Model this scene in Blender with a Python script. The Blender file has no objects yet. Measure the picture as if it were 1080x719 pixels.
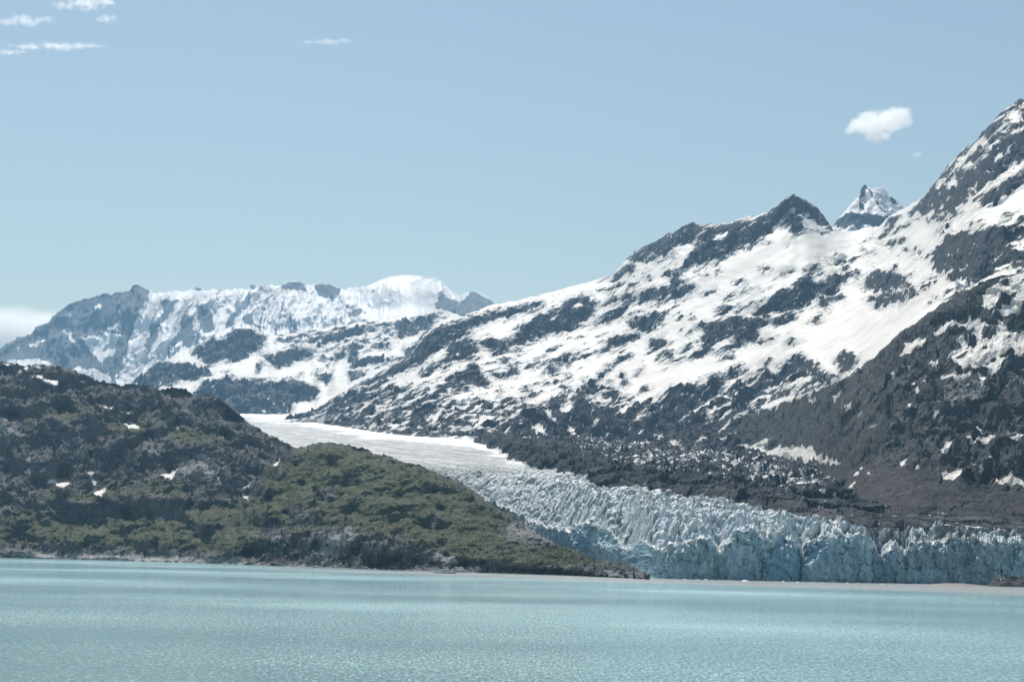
import bpy, bmesh, math, random
import numpy as np
from mathutils import Matrix, Vector

random.seed(7)
RS = np.random.RandomState(11)
scene = bpy.context.scene
COL = scene.collection
R = math.radians

# ------------------------------------------------------------------ camera
F_PX = 1484.0
CAM_H = 22.0
PITCH, ROLL = R(8.58), R(1.2)
cp, sp_ = math.cos(PITCH), math.sin(PITCH)
FWD = np.array([0.0, cp, sp_])
_r0 = np.array([1.0, 0.0, 0.0])
_u0 = np.array([0.0, -sp_, cp])
RIGHT = math.cos(ROLL) * _r0 + math.sin(ROLL) * _u0
UP = math.cos(ROLL) * _u0 - math.sin(ROLL) * _r0
CAM = np.array([0.0, 0.0, CAM_H])

cam_data = bpy.data.cameras.new("camera")
cam_data.sensor_width = 36.0
cam_data.lens = F_PX / 1080.0 * 36.0
cam_data.clip_start = 1.0
cam_data.clip_end = 80000.0
cam = bpy.data.objects.new("camera", cam_data)
COL.objects.link(cam)
m = Matrix.Identity(4)
for i in range(3):
    m[i][0], m[i][1], m[i][2], m[i][3] = RIGHT[i], UP[i], -FWD[i], CAM[i]
cam.matrix_world = m
scene.camera = cam


def ray(px, py):
    """Directions scaled so that their y component is 1."""
    px = np.asarray(px, dtype=np.float64)
    py = np.asarray(py, dtype=np.float64)
    a = ((px - 540.0) / F_PX)[..., None]
    b = ((359.5 - py) / F_PX)[..., None]
    d = FWD + a * RIGHT + b * UP
    return d / d[..., 1:2]


def at(px, py, D):
    return CAM + ray(px, py) * np.asarray(D, dtype=np.float64)[..., None]


def water_depth(px, py):
    return -CAM_H / ray(px, py)[..., 2]


def project(P):
    v = P - CAM
    f = v @ FWD
    return 540.0 + F_PX * (v @ RIGHT) / f, 359.5 - F_PX * (v @ UP) / f


def line(pts):
    xs = np.array([p[0] for p in pts], float)
    ys = np.array([p[1] for p in pts], float)
    return lambda x: np.interp(x, xs, ys)


# ------------------------------------------------------------------ noise
_perm = RS.permutation(256).astype(np.int32)
_g = RS.normal(size=(256, 3)).astype(np.float32)
_g /= np.linalg.norm(_g, axis=1)[:, None]


def perlin(x, y, z):
    x = np.asarray(x, np.float32); y = np.asarray(y, np.float32); z = np.asarray(z, np.float32)
    xi = np.floor(x); yi = np.floor(y); zi = np.floor(z)
    xf = x - xi; yf = y - yi; zf = z - zi
    xi = xi.astype(np.int32); yi = yi.astype(np.int32); zi = zi.astype(np.int32)
    fade = lambda t: t * t * t * (t * (t * 6 - 15) + 10)
    u, v, w = fade(xf), fade(yf), fade(zf)
    a0 = _perm[xi & 255]; a1 = _perm[(xi + 1) & 255]
    b = {}
    for i, a in ((0, a0), (1, a1)):
        for j in (0, 1):
            b[i, j] = _perm[(a + yi + j) & 255]
    def dot(i, j, k):
        g = _g[_perm[(b[i, j] + zi + k) & 255]]
        return g[..., 0] * (xf - i) + g[..., 1] * (yf - j) + g[..., 2] * (zf - k)
    def lz(i, j):
        p = dot(i, j, 0)
        return p + w * (dot(i, j, 1) - p)
    def ly(i):
        p = lz(i, 0)
        return p + v * (lz(i, 1) - p)
    p = ly(0)
    return (p + u * (ly(1) - p)) * 1.5


def fbm(x, y, z, octs=5, lac=2.03, gain=0.5):
    s = 0.0; a = 1.0; t = 0.0
    for o in range(octs):
        s = s + a * perlin(x + 17.3 * o, y - 9.1 * o, z + 3.7 * o)
        t += a
        a *= gain
        x = x * lac; y = y * lac; z = z * lac
    return s / t * 1.6


def ridged(x, y, z, octs=5, lac=2.07, gain=0.55):
    s = 0.0; a = 1.0; t = 0.0; wgt = 1.0
    for o in range(octs):
        n = 1.0 - np.abs(perlin(x + 13.1 * o, y + 7.7 * o, z - 5.3 * o)) * 1.6
        n = np.clip(n, 0, 1) ** 2
        s = s + a * n * wgt
        wgt = np.clip(n * 1.6, 0, 1)
        t += a
        a *= gain
        x = x * lac; y = y * lac; z = z * lac
    return s / t


def _hash2(i, j, k):
    return _perm[(_perm[(i + 31 * k) & 255] + j) & 255]


def voronoi(x, y):
    xi = np.floor(x).astype(np.int32); yi = np.floor(y).astype(np.int32)
    f1 = np.full(x.shape, 9.0); f2 = np.full(x.shape, 9.0)
    cid = np.zeros(x.shape, np.int32)
    dx1 = np.zeros(x.shape); dy1 = np.zeros(x.shape)
    for i in (-1, 0, 1):
        for j in (-1, 0, 1):
            h = _hash2(xi + i, yi + j, 1)
            h2 = _hash2(xi + i, yi + j, 2)
            cx = xi + i + 0.1 + 0.8 * h / 255.0
            cy = yi + j + 0.1 + 0.8 * h2 / 255.0
            d = np.hypot(x - cx, y - cy)
            closer = d < f1
            f2 = np.where(closer, f1, np.minimum(f2, d))
            cid = np.where(closer, _hash2(xi + i, yi + j, 5), cid)
            dx1 = np.where(closer, x - cx, dx1)
            dy1 = np.where(closer, y - cy, dy1)
            f1 = np.where(closer, d, f1)
    return f1, f2, cid, dx1, dy1


def sstep(a, b, x):
    t = np.clip((x - a) / (b - a), 0, 1)
    return t * t * (3 - 2 * t)


def poly_mask(px, py, polys, feather=3.0):
    """Union of polygons as a soft field: 0.5 on an outline, 1 well inside, 0 well outside."""
    out = np.zeros(px.shape)
    for pl in polys:
        P = np.array(pl, float)
        lo = P.min(0) - feather * 1.2; hi = P.max(0) + feather * 1.2
        sel = np.nonzero((px > lo[0]) & (px < hi[0]) & (py > lo[1]) & (py < hi[1]))[0]
        if not len(sel):
            continue
        x = px[sel]; y = py[sel]
        d2 = np.full(x.shape, 1e9); inside = np.zeros(x.shape, bool)
        Q = np.roll(P, -1, axis=0)
        for (ax, ay), (bx, by) in zip(P, Q):
            ex, ey = bx - ax, by - ay
            L = ex * ex + ey * ey + 1e-9
            t = np.clip(((x - ax) * ex + (y - ay) * ey) / L, 0, 1)
            d2 = np.minimum(d2, (x - ax - t * ex) ** 2 + (y - ay - t * ey) ** 2)
            c = ((ay > y) != (by > y)) & (x < (bx - ax) * (y - ay) / (by - ay + 1e-12) + ax)
            inside ^= c
        sd = np.sqrt(d2) * np.where(inside, 1, -1)
        out[sel] = np.maximum(out[sel], np.clip(0.5 + sd / (2 * feather), 0, 1))
    return out


def streaks(segs, w):
    out = []
    for (x0, y0, x1, y1) in segs:
        dx, dy = x1 - x0, y1 - y0
        L = math.hypot(dx, dy) + 1e-6
        nx, ny = -dy / L * w, dx / L * w
        mx, my = (x0 + x1) / 2, (y0 + y1) / 2
        out.append([(x0, y0), (mx + nx, my + ny), (x1, y1), (mx - nx, my - ny)])
    return out


def blobs(pts):
    out = []
    for (x, y, r) in pts:
        out.append([(x - r, y + r * .35), (x - r * .3, y - r * .5), (x + r * .8, y - r * .55), (x + r, y + r * .1), (x + r * .1, y + r * .6)])
    return out


# ------------------------------------------------------------------ materials
def new_mat(name):
    mt = bpy.data.materials.new(name)
    mt.use_nodes = True
    nt = mt.node_tree
    nt.nodes.clear()
    return mt, nt


class NB:
    """Small node-building helper."""
    def __init__(self, nt):
        self.nt = nt

    def n(self, t, **kw):
        nd = self.nt.nodes.new(t)
        for k, v in kw.items():
            setattr(nd, k, v)
        return nd

    def put(self, sock, v):
        if isinstance(v, bpy.types.NodeSocket):
            self.nt.links.new(v, sock)
        elif v is not None:
            if isinstance(v, (tuple, list)) and len(v) == 3 and sock.type == 'RGBA':
                v = (*v, 1)
            sock.default_value = v

    def math(self, op, a, b=None, c=None, clamp=False):
        nd = self.n('ShaderNodeMath', operation=op, use_clamp=clamp)
        self.put(nd.inputs[0], a); self.put(nd.inputs[1], b)
        if c is not None:
            self.put(nd.inputs[2], c)
        return nd.outputs[0]

    def attr(self, name):
        nd = self.n('ShaderNodeAttribute'); nd.attribute_name = name
        return nd.outputs['Fac']

    def coord(self):
        return self.n('ShaderNodeTexCoord').outputs['Object']

    def mapping(self, vec, scale=(1, 1, 1), rot=(0, 0, 0)):
        nd = self.n('ShaderNodeMapping')
        self.put(nd.inputs['Vector'], vec)
        nd.inputs['Scale'].default_value = scale
        nd.inputs['Rotation'].default_value = rot
        return nd.outputs[0]

    def noise(self, vec, scale, detail=4, rough=0.55, dist=0.0):
        nd = self.n('ShaderNodeTexNoise')
        self.put(nd.inputs['Vector'], vec)
        nd.inputs['Scale'].default_value = scale
        nd.inputs['Detail'].default_value = detail
        nd.inputs['Roughness'].default_value = rough
        nd.inputs['Distortion'].default_value = dist
        return nd.outputs['Fac']

    def voro(self, vec, scale, feature='F1'):
        nd = self.n('ShaderNodeTexVoronoi'); nd.feature = feature
        self.put(nd.inputs['Vector'], vec)
        nd.inputs['Scale'].default_value = scale
        return nd.outputs['Distance']

    def range(self, v, a, b, c=0.0, d=1.0, smooth=True):
        nd = self.n('ShaderNodeMapRange')
        nd.interpolation_type = 'SMOOTHSTEP' if smooth else 'LINEAR'
        nd.clamp = True
        self.put(nd.inputs['Value'], v)
        for i, x in zip((1, 2, 3, 4), (a, b, c, d)):
            nd.inputs[i].default_value = x
        return nd.outputs[0]

    def mix(self, fac, a, b):
        nd = self.n('ShaderNodeMix'); nd.data_type = 'RGBA'
        self.put(nd.inputs[0], fac); self.put(nd.inputs[6], a); self.put(nd.inputs[7], b)
        return nd.outputs[2]

    def bump(self, h, dist, strength=1.0, normal=None):
        nd = self.n('ShaderNodeBump')
        self.put(nd.inputs['Height'], h)
        nd.inputs['Distance'].default_value = dist
        self.put(nd.inputs['Strength'], strength)
        if normal is not None:
            self.put(nd.inputs['Normal'], normal)
        return nd.outputs[0]

    def out(self, col, rough, normal=None, spec=0.3):
        b = self.n('ShaderNodeBsdfPrincipled')
        self.put(b.inputs['Base Color'], col)
        self.put(b.inputs['Roughness'], rough)
        self.put(b.inputs['Specular IOR Level'], spec)
        if normal is not None:
            self.put(b.inputs['Normal'], normal)
        o = self.n('ShaderNodeOutputMaterial')
        self.nt.links.new(b.outputs[0], o.inputs['Surface'])
        return b


def mountain_mat(name, s, rock_a=(.055, .062, .07), rock_b=(.14, .145, .15), veg=None, edge=0.35, bump_k=1.0, slant=27,
                 snow_col=(.70, .675, .635), bare=(.062, .057, .056)):
    """Rock with snow lying on it. s: the metres one small feature measures."""
    mt, nt = new_mat(name)
    B = NB(nt)
    co = B.coord()
    st = B.mapping(B.mapping(co, rot=(0, R(slant), 0)), scale=(1, 1, 4.2))
    n1 = B.noise(st, 1 / (s * 9), 7, .62)
    n2 = B.noise(co, 1 / (s * 3), 6, .65)
    n3 = B.noise(co, 1 / (s * 34), 4, .55)
    n4 = B.noise(st, 1 / (s * 2.2), 5, .7)
    n5 = B.noise(st, 1 / (s * 1.0), 4, .7)
    rk = B.mix(B.range(B.math('ADD', B.math('MULTIPLY', n4, .6), B.math('MULTIPLY', n5, .4)), .43, .59), rock_a, rock_b)
    rk = B.mix(B.range(n3, .45, .7, 0, .55), rk, tuple(c * .6 for c in rock_a))
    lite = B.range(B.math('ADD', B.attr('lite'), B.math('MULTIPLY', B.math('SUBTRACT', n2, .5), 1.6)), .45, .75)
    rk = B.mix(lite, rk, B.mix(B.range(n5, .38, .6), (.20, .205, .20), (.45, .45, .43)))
    rk = B.mix(B.range(B.math('ADD', B.attr('scree'), B.math('MULTIPLY', B.math('SUBTRACT', n2, .5), .9)), .4, .65), rk,
               B.mix(B.range(n2, .3, .7), tuple(c * .75 for c in bare), tuple(c * 1.25 for c in bare)))
    if veg:
        gcol = B.mix(B.range(B.math('ADD', B.math('MULTIPLY', n4, .5), B.math('MULTIPLY', n5, .5)), .40, .60), veg[0], veg[1])
        gcol = B.mix(B.range(n3, .5, .68), gcol, veg[2])
        gm = B.math('ADD', B.attr('green'), B.math('MULTIPLY', B.math('SUBTRACT', n2, .5), 1.5))
        rk = B.mix(B.range(gm, .42, .6), rk, gcol)
    k = B.math('ADD', B.math('MULTIPLY', B.math('SUBTRACT', n1, .5), edge * 2.4), B.math('MULTIPLY', B.math('SUBTRACT', n2, .5), edge * 1.6))
    rm = B.range(B.math('ADD', B.attr('rock'), k), .44, .56)
    run = B.noise(B.mapping(B.mapping(co, rot=(0, R(slant), 0)), scale=(.35, 1, 2.0)), 1 / (s * 13), 6, .6)
    sc = B.mix(B.range(n3, .42, .72, 0, .8), snow_col, tuple(c * f for c, f in zip(snow_col, (.90, .865, .82))))
    sc = B.mix(B.range(run, .50, .72, 0, .6), sc, tuple(c * f for c, f in zip(snow_col, (.76, .76, .77))))
    col = B.mix(rm, sc, rk)
    h = B.math('ADD', n2, B.math('MULTIPLY', n4, .7))
    nrm = B.bump(h, s * 2.6 * bump_k, B.math('ADD', B.math('MULTIPLY', rm, .85), .10))
    B.out(col, B.math('ADD', B.math('MULTIPLY', rm, .25), .65), nrm, .2)
    return mt


def simple_mat(name, a, b, scale, rough=.8, bump=0.0, spec=.3):
    mt, nt = new_mat(name)
    B = NB(nt)
    n = B.noise(B.coord(), scale, 5, .6)
    B.out(B.mix(B.range(n, .3, .7), a, b), rough, B.bump(n, bump) if bump else None, spec)
    return mt


# ------------------------------------------------------------------ object helpers
def tag(o, label=None, cat=None, group=None, kind=None):
    if label: o['label'] = label
    if cat: o['category'] = cat
    if group: o['group'] = group
    if kind: o['kind'] = kind
    return o


def empty(name, loc=(0, 0, 0)):
    o = bpy.data.objects.new(name, None)
    COL.objects.link(o)
    o.location = loc
    return o


def mesh_obj(name, V, Fq, mat, parent=None, attrs=None, smooth=True):
    me = bpy.data.meshes.new(name)
    V = np.asarray(V, np.float32); Fq = np.asarray(Fq, np.int32)
    me.vertices.add(len(V)); me.vertices.foreach_set('co', V.ravel())
    k = Fq.shape[1]
    me.loops.add(Fq.size); me.loops.foreach_set('vertex_index', Fq.ravel())
    me.polygons.add(len(Fq))
    me.polygons.foreach_set('loop_start', np.arange(0, Fq.size, k, dtype=np.int32))
    me.polygons.foreach_set('loop_total', np.full(len(Fq), k, np.int32))
    me.polygons.foreach_set('use_smooth', np.full(len(Fq), smooth))
    for nm, a in (attrs or {}).items():
        at_ = me.attributes.new(nm, 'FLOAT', 'POINT')
        at_.data.foreach_set('value', np.asarray(a, np.float32).ravel())
    me.update(calc_edges=True)
    if mat: me.materials.append(mat)
    o = bpy.data.objects.new(name, me)
    COL.objects.link(o)
    if parent is not None: o.parent = parent
    return o


def bm_obj(name, bm, mat, parent=None, smooth=False):
    me = bpy.data.meshes.new(name)
    bm.normal_update()
    bm.to_mesh(me); bm.free()
    for p in me.polygons: p.use_smooth = smooth
    me.materials.append(mat)
    o = bpy.data.objects.new(name, me)
    COL.objects.link(o)
    if parent is not None: o.parent = parent
    return o


def grid_faces(nr, nc):
    i = np.arange(nr * nc).reshape(nr, nc)
    return np.stack([i[:-1, :-1], i[:-1, 1:], i[1:, 1:], i[1:, :-1]], -1).reshape(-1, 4)


def blur(a, n, axis):
    k = np.ones(n) / n
    pad = [(0, 0), (0, 0)]
    pad[axis] = (n // 2, n - 1 - n // 2)
    b = np.pad(a, pad, mode='edge')
    c = np.cumsum(b, axis=axis)
    z = np.zeros_like(np.take(c, [0], axis=axis))
    c = np.concatenate([z, c], axis=axis)
    hi = np.take(c, np.arange(n, n + a.shape[axis]), axis=axis)
    lo = np.take(c, np.arange(0, a.shape[axis]), axis=axis)
    return (hi - lo) / n


def smooth1(v, x, width):
    """Gaussian smoothing of v(x) with x unevenly spaced."""
    g = np.arange(x[0], x[-1] + 1.0, 1.0)
    u = np.interp(g, x, v)
    n = int(width * 2.5)
    k = np.exp(-.5 * (np.arange(-n, n + 1) / width) ** 2); k /= k.sum()
    # linear continuation at both ends
    lo = u[0] + (u[1:n + 1] - u[0])[::-1] * -1
    hi = u[-1] + (u[-n - 1:-1] - u[-1])[::-1] * -1
    return np.interp(x, g, np.convolve(np.concatenate([lo, u, hi]), k, 'valid'))


def slope_surface(cols, nrows, foot, crest, d_foot, d_crest, weight, blur_n=(5, 5), wide=45, ease=28, gain=1.0, jag=0.0):
    """A mountainside between a foot line and a crest line. weight(px, py, P) says how far each step up the slope runs
    back: small on cliffs, large on ledges and snowfields."""
    t = np.linspace(0, 1, nrows)[:, None]
    fo, cr = foot(cols), crest(cols)
    if np.any(jag):
        cc = cols * 1.0
        teeth = jag * (fbm(cc / 5.0, cc * 0 + 3.3, cc * 0, 4, gain=.65) + 1.3 * (ridged(cc / 11.0, cc * 0 + 1.7, cc * 0, 3) - .45))
    else:
        teeth = cols * 0.0
    px = np.repeat(cols[None, :], nrows, 0)
    py = fo[None, :] + (cr - fo)[None, :] * t - teeth[None, :] * t ** np.maximum((fo - cr) / 14.0, 2.0)[None, :]
    fs, cs = smooth1(fo, cols, ease), smooth1(cr, cols, ease)
    df, dc = smooth1(d_foot(cols), cols, ease), smooth1(d_crest(cols), cols, ease)
    height = np.maximum(fs - cs, 6.0)
    ts = (fs[None, :] - py) / height[None, :]
    ts = np.where(ts < 0, ts * .4, np.where(ts > 1, 1 + (ts - 1) * .6, ts))
    base = df[None, :] + (dc - df)[None, :] * ts
    w = weight(px, py, at(px, py, base))
    w = blur(blur(w, blur_n[0], 0), blur_n[1], 1)
    m = w
    for _ in range(2):
        m = blur(blur(m, wide, 0), wide, 1)
    wn = w / m - 1
    step = (fo - cr)[None, :] / (nrows - 1) / height[None, :] * (dc - df)[None, :]
    c = np.cumsum(wn * step, axis=0)
    low = c
    for _ in range(2):
        low = blur(low, wide, 0)
    side = low
    for _ in range(2):
        side = blur(side, 61, 1)
    D = base + gain * (c - low + side * .5)
    return px, py, np.maximum(D, d_foot(cols)[None, :] + .6 * (fo[None, :] - py))


def back_and_skirt(P, A, fall=(0.8, 1.0), n_back=14, back_len=900.0, zmin=-3.0, skirt=(0, -60, -120), slope=0.62):
    """Adds the far side behind the crest and a skirt below the foot; P: rows x cols x 3, A: attribute grids."""
    nr, nc, _ = P.shape
    crest = P[-1]
    rows = []
    for k in range(1, n_back + 1):
        s = (k / n_back) ** 1.3 * back_len
        q = crest.copy()
        q[:, 1] += s
        q[:, 0] *= q[:, 1] / crest[:, 1]
        q[:, 2] = np.maximum(crest[:, 2] - s * slope + fbm(q[:, 0] / 160, q[:, 1] / 160, q[:, 2] * 0, 3) * min(s * .15, 30), zmin)
        rows.append(q)
    q = P[0].copy()
    q += np.array(skirt)
    q[:, 2] = np.maximum(q[:, 2], zmin)
    P2 = np.concatenate([q[None], P, np.array(rows)], 0)
    A2 = {k: np.concatenate([a[:1], a, np.repeat(a[-1:], n_back, 0)], 0) for k, a in A.items()}
    return P2, A2


def surface_obj(name, P, A, mat, **kw):
    nr, nc, _ = P.shape
    return mesh_obj(name, P.reshape(-1, 3), grid_faces(nr, nc), mat, attrs={k: a.ravel() for k, a in A.items()}, **kw)


# ================================================================== RIGHT MOUNTAIN
MR_CREST = line([(296, 443), (310, 440), (335, 430), (368, 409), (408, 388), (433, 373), (448, 352), (465, 341), (480, 336), (500, 329),
                 (520, 321), (545, 317), (562, 313), (590, 305), (615, 299), (632, 294), (645, 290), (655, 280), (665, 268), (680, 259),
                 (697, 251), (712, 243), (724, 236), (732, 235), (740, 238), (752, 236), (762, 236), (772, 234), (785, 230), (800, 226),
                 (813, 221), (822, 214), (830, 208), (837, 204), (842, 207), (852, 212), (862, 219), (872, 232), (880, 242), (895, 244),
                 (912, 241), (928, 238), (938, 228), (950, 221), (962, 215), (972, 209), (985, 194), (1000, 174), (1015, 159), (1030, 147),
                 (1040, 136), (1055, 120), (1066, 110), (1076, 103), (1090, 112), (1120, 100), (1190, 70)])
MR_FOOT = line([(296, 446), (330, 445), (400, 457), (440, 461), (500, 463), (560, 465), (620, 465), (660, 472), (700, 470), (740, 460),
                (780, 455), (803, 448), (850, 429), (880, 418), (905, 405), (950, 365), (1000, 332), (1040, 315), (1080, 300), (1190, 262)])


def plane_depth(px, py):
    return 139.0 / (0.116 - ray(px, py)[..., 2])


def MR_DF(px):
    q = np.minimum(px, 600)
    low = np.minimum(plane_depth(q, MR_FOOT(q)), 6100)
    return np.where(px < 600, low, np.interp(px, [600, 700, 803, 905, 1000, 1080, 1190], [plane_depth(600., MR_FOOT(600.)), 4000, 3900, 3250, 3000, 2900, 2800]))


MR_DC = line([(296, 6150), (400, 6000), (450, 6250), (520, 6600), (640, 6500), (740, 5900), (838, 5500), (895, 5650), (960, 4900), (1010, 4400),
              (1076, 4000), (1190, 3700)])

MR_ROCK = [
    [(370, 408), (408, 389), (433, 374), (448, 353), (465, 344), (480, 339), (510, 330), (540, 323), (570, 317), (575, 322), (550, 330), (540, 334),
     (520, 338), (495, 350), (475, 362), (458, 373), (437, 388), (395, 403)],
    [(520, 374), (535, 362), (548, 348), (552, 340), (575, 330), (590, 325), (600, 316), (618, 310), (630, 319), (625, 333), (606, 348), (585, 353),
     (567, 358), (545, 368)],
    [(503, 360), (532, 358), (548, 347), (540, 355), (520, 368), (507, 367)],
    [(468, 377), (475, 363), (495, 353), (503, 363), (505, 372), (490, 380), (465, 387), (443, 396), (457, 385)],
    [(475, 397), (498, 385), (507, 393), (517, 405), (513, 409), (490, 410), (473, 414), (455, 419), (470, 405)],
    [(518, 395), (555, 382), (548, 388), (523, 398)],
    [(330, 428), (357, 418), (383, 410), (430, 408), (427, 418), (395, 430), (340, 440)],
    [(300, 441), (335, 431), (365, 428), (400, 425), (440, 428), (470, 440), (505, 452), (540, 455), (500, 463), (440, 461), (400, 457), (330, 446)],
    [(520, 453), (538, 440), (563, 433), (587, 418), (602, 410), (595, 422), (590, 432), (600, 440), (620, 447), (620, 466), (582, 464), (540, 460)],
    [(610, 407), (627, 400), (648, 385), (665, 375), (652, 385), (633, 398), (630, 408), (637, 423), (655, 430), (667, 430), (693, 420), (707, 410),
     (743, 403), (780, 391), (770, 405), (760, 420), (740, 445), (700, 472), (640, 470), (600, 462), (598, 440), (606, 425)],
    [(812, 388), (840, 373), (850, 377), (863, 387), (878, 395), (867, 405), (840, 408), (830, 403), (823, 395)],
    [(882, 382), (890, 373), (905, 377), (900, 388), (890, 392)],
    [(770, 412), (787, 400), (812, 395), (813, 403), (797, 408), (790, 422), (782, 425)],
    [(810, 420), (823, 412), (832, 413), (820, 422)],
    [(740, 425), (765, 415), (785, 425), (800, 436), (780, 445), (740, 448)],
    [(645, 296), (658, 279), (667, 266), (683, 256), (713, 241), (727, 233), (742, 236), (740, 245), (732, 255), (713, 263), (700, 270), (690, 268),
     (693, 275), (670, 278), (667, 287), (650, 295)],
    [(720, 282), (733, 262), (740, 245), (748, 239), (760, 235), (780, 233), (796, 230), (813, 223), (825, 213), (837, 203), (847, 210), (862, 217), (880, 242),
     (873, 240), (850, 228), (833, 218), (837, 223), (848, 238), (847, 247), (838, 247), (833, 238), (818, 240), (800, 257), (785, 262), (755, 277), (740, 279)],
    [(800, 258), (835, 253), (820, 261)],
    [(698, 290), (715, 285), (720, 297), (733, 303), (728, 310), (707, 318), (693, 320), (672, 318), (658, 328), (643, 340), (622, 345), (643, 327),
     (672, 313), (678, 308), (693, 305), (705, 300), (708, 292)],
    [(637, 323), (645, 312), (670, 310), (655, 318)],
    [(642, 306), (657, 298), (650, 304)], [(660, 302), (675, 297), (667, 303)],
    [(600, 317), (615, 310), (630, 320), (625, 333), (600, 347)],
    [(660, 347), (667, 337), (687, 330), (702, 328), (700, 340), (683, 350)],
    [(640, 367), (642, 358), (670, 352), (675, 357), (650, 367), (617, 377)],
    [(682, 365), (685, 358), (700, 355), (705, 361), (690, 367)],
    [(692, 380), (703, 372), (715, 371), (707, 378)],
    [(640, 387), (648, 380), (665, 375), (663, 378), (647, 388)],
    [(707, 382), (725, 370), (720, 367), (728, 357), (727, 370)],
    [(728, 378), (740, 368), (753, 368), (745, 374)],
    [(787, 330), (807, 317), (823, 307), (837, 302), (855, 282), (863, 280), (855, 290), (853, 296), (872, 295), (882, 288), (902, 287), (898, 295),
     (883, 302), (863, 312), (843, 322), (830, 328), (807, 332)],
    [(858, 325), (863, 313), (882, 308), (892, 310), (880, 318), (870, 328)],
    [(815, 342), (833, 330), (848, 325), (830, 338)],
    [(740, 345), (773, 333), (787, 330), (782, 335), (812, 335), (810, 342), (803, 347), (795, 360), (780, 367), (770, 370), (780, 357), (760, 360), (740, 370)],
    [(800, 360), (806, 355), (817, 355), (810, 360)],
    [(733, 363), (755, 347), (780, 340), (780, 352), (758, 360)],
    [(732, 343), (750, 338), (780, 332), (778, 337), (742, 348)],
    [(753, 330), (758, 324), (780, 321), (763, 331)],
    [(905, 302), (925, 285), (950, 288), (958, 300), (950, 307), (922, 307)],
    [(917, 315), (940, 307), (967, 312), (950, 321), (925, 326)],
    [(982, 277), (983, 265), (1000, 250), (1020, 248), (1042, 243), (1072, 237), (1072, 227), (1190, 225), (1190, 290), (1080, 285), (1042, 293),
     (1027, 300), (1003, 298), (1000, 292), (987, 288)],
    [(968, 231), (967, 216), (985, 192), (1000, 172), (1015, 156), (1035, 137), (1055, 115), (1075, 98), (1190, 60), (1190, 175), (1080, 168), (1062, 182), (1047, 193),
     (1030, 203), (1007, 219), (987, 223)],
    [(1035, 207), (1060, 192), (1080, 178), (1190, 180), (1190, 205), (1080, 197), (1062, 206), (1045, 213), (1027, 211)],
    [(978, 233), (1003, 223), (1015, 222), (1003, 230), (993, 235)],
    [(957, 230), (972, 209), (978, 213), (965, 227)],
    [(933, 240), (938, 230), (950, 229), (942, 240)], [(953, 240), (963, 233), (960, 238)], [(925, 252), (940, 240), (934, 248)],
    [(937, 247), (950, 238), (945, 246)], [(910, 256), (918, 247), (916, 252)], [(932, 258), (945, 253), (953, 255), (940, 260)],
] + streaks([(556, 388, 567, 378), (562, 388, 576, 377), (568, 387, 584, 376), (575, 386, 590, 375), (582, 386, 597, 373), (590, 385, 604, 373), (596, 385, 612, 371),
             (990, 316, 1007, 301), (996, 316, 1010, 303), (1004, 314, 1012, 303), (979, 319, 983, 315), (755, 376, 776, 362), (760, 380, 768, 374),
             (760, 398, 780, 385), (776, 395, 786, 387), (800, 388, 812, 381), (745, 401, 760, 394), (765, 316, 800, 303), (798, 286, 810, 283), (822, 288, 842, 284)], 1.5) + \
    blobs([(532, 381, 5), (582, 392, 8), (597, 399, 5), (553, 410, 4), (562, 415, 4), (555, 419, 3), (528, 413, 4), (537, 422, 3), (541, 396, 5),
           (770, 375, 3), (861, 337, 5), (837, 362, 4), (845, 361, 2), (674, 390, 2.5), (674, 395, 2.5), (681, 410, 3), (655, 395, 3), (659, 403, 3), (640, 408, 5),
           (645, 416, 4), (647, 426, 4), (618, 402, 3), (605, 421, 3), (612, 424, 3), (974, 300, 3), (983, 293, 4), (961, 292, 3), (974, 306, 2), (960, 305, 5),
           (1000, 240, 4), (992, 246, 4), (1032, 235, 4), (1024, 238, 3), (1060, 229, 3), (873, 274, 3), (886, 275, 5), (892, 282, 4), (880, 270, 3), (865, 289, 4),
           (903, 291, 3), (908, 300, 4), (918, 316, 4), (912, 266, 3), (921, 266, 3), (966, 266, 4), (955, 262, 3), (878, 310, 3), (780, 297, 3), (745, 292, 2),
           (683, 292, 2.5), (711, 269, 3), (755, 286, 3), (752, 306, 2), (744, 310, 2)])
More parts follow.
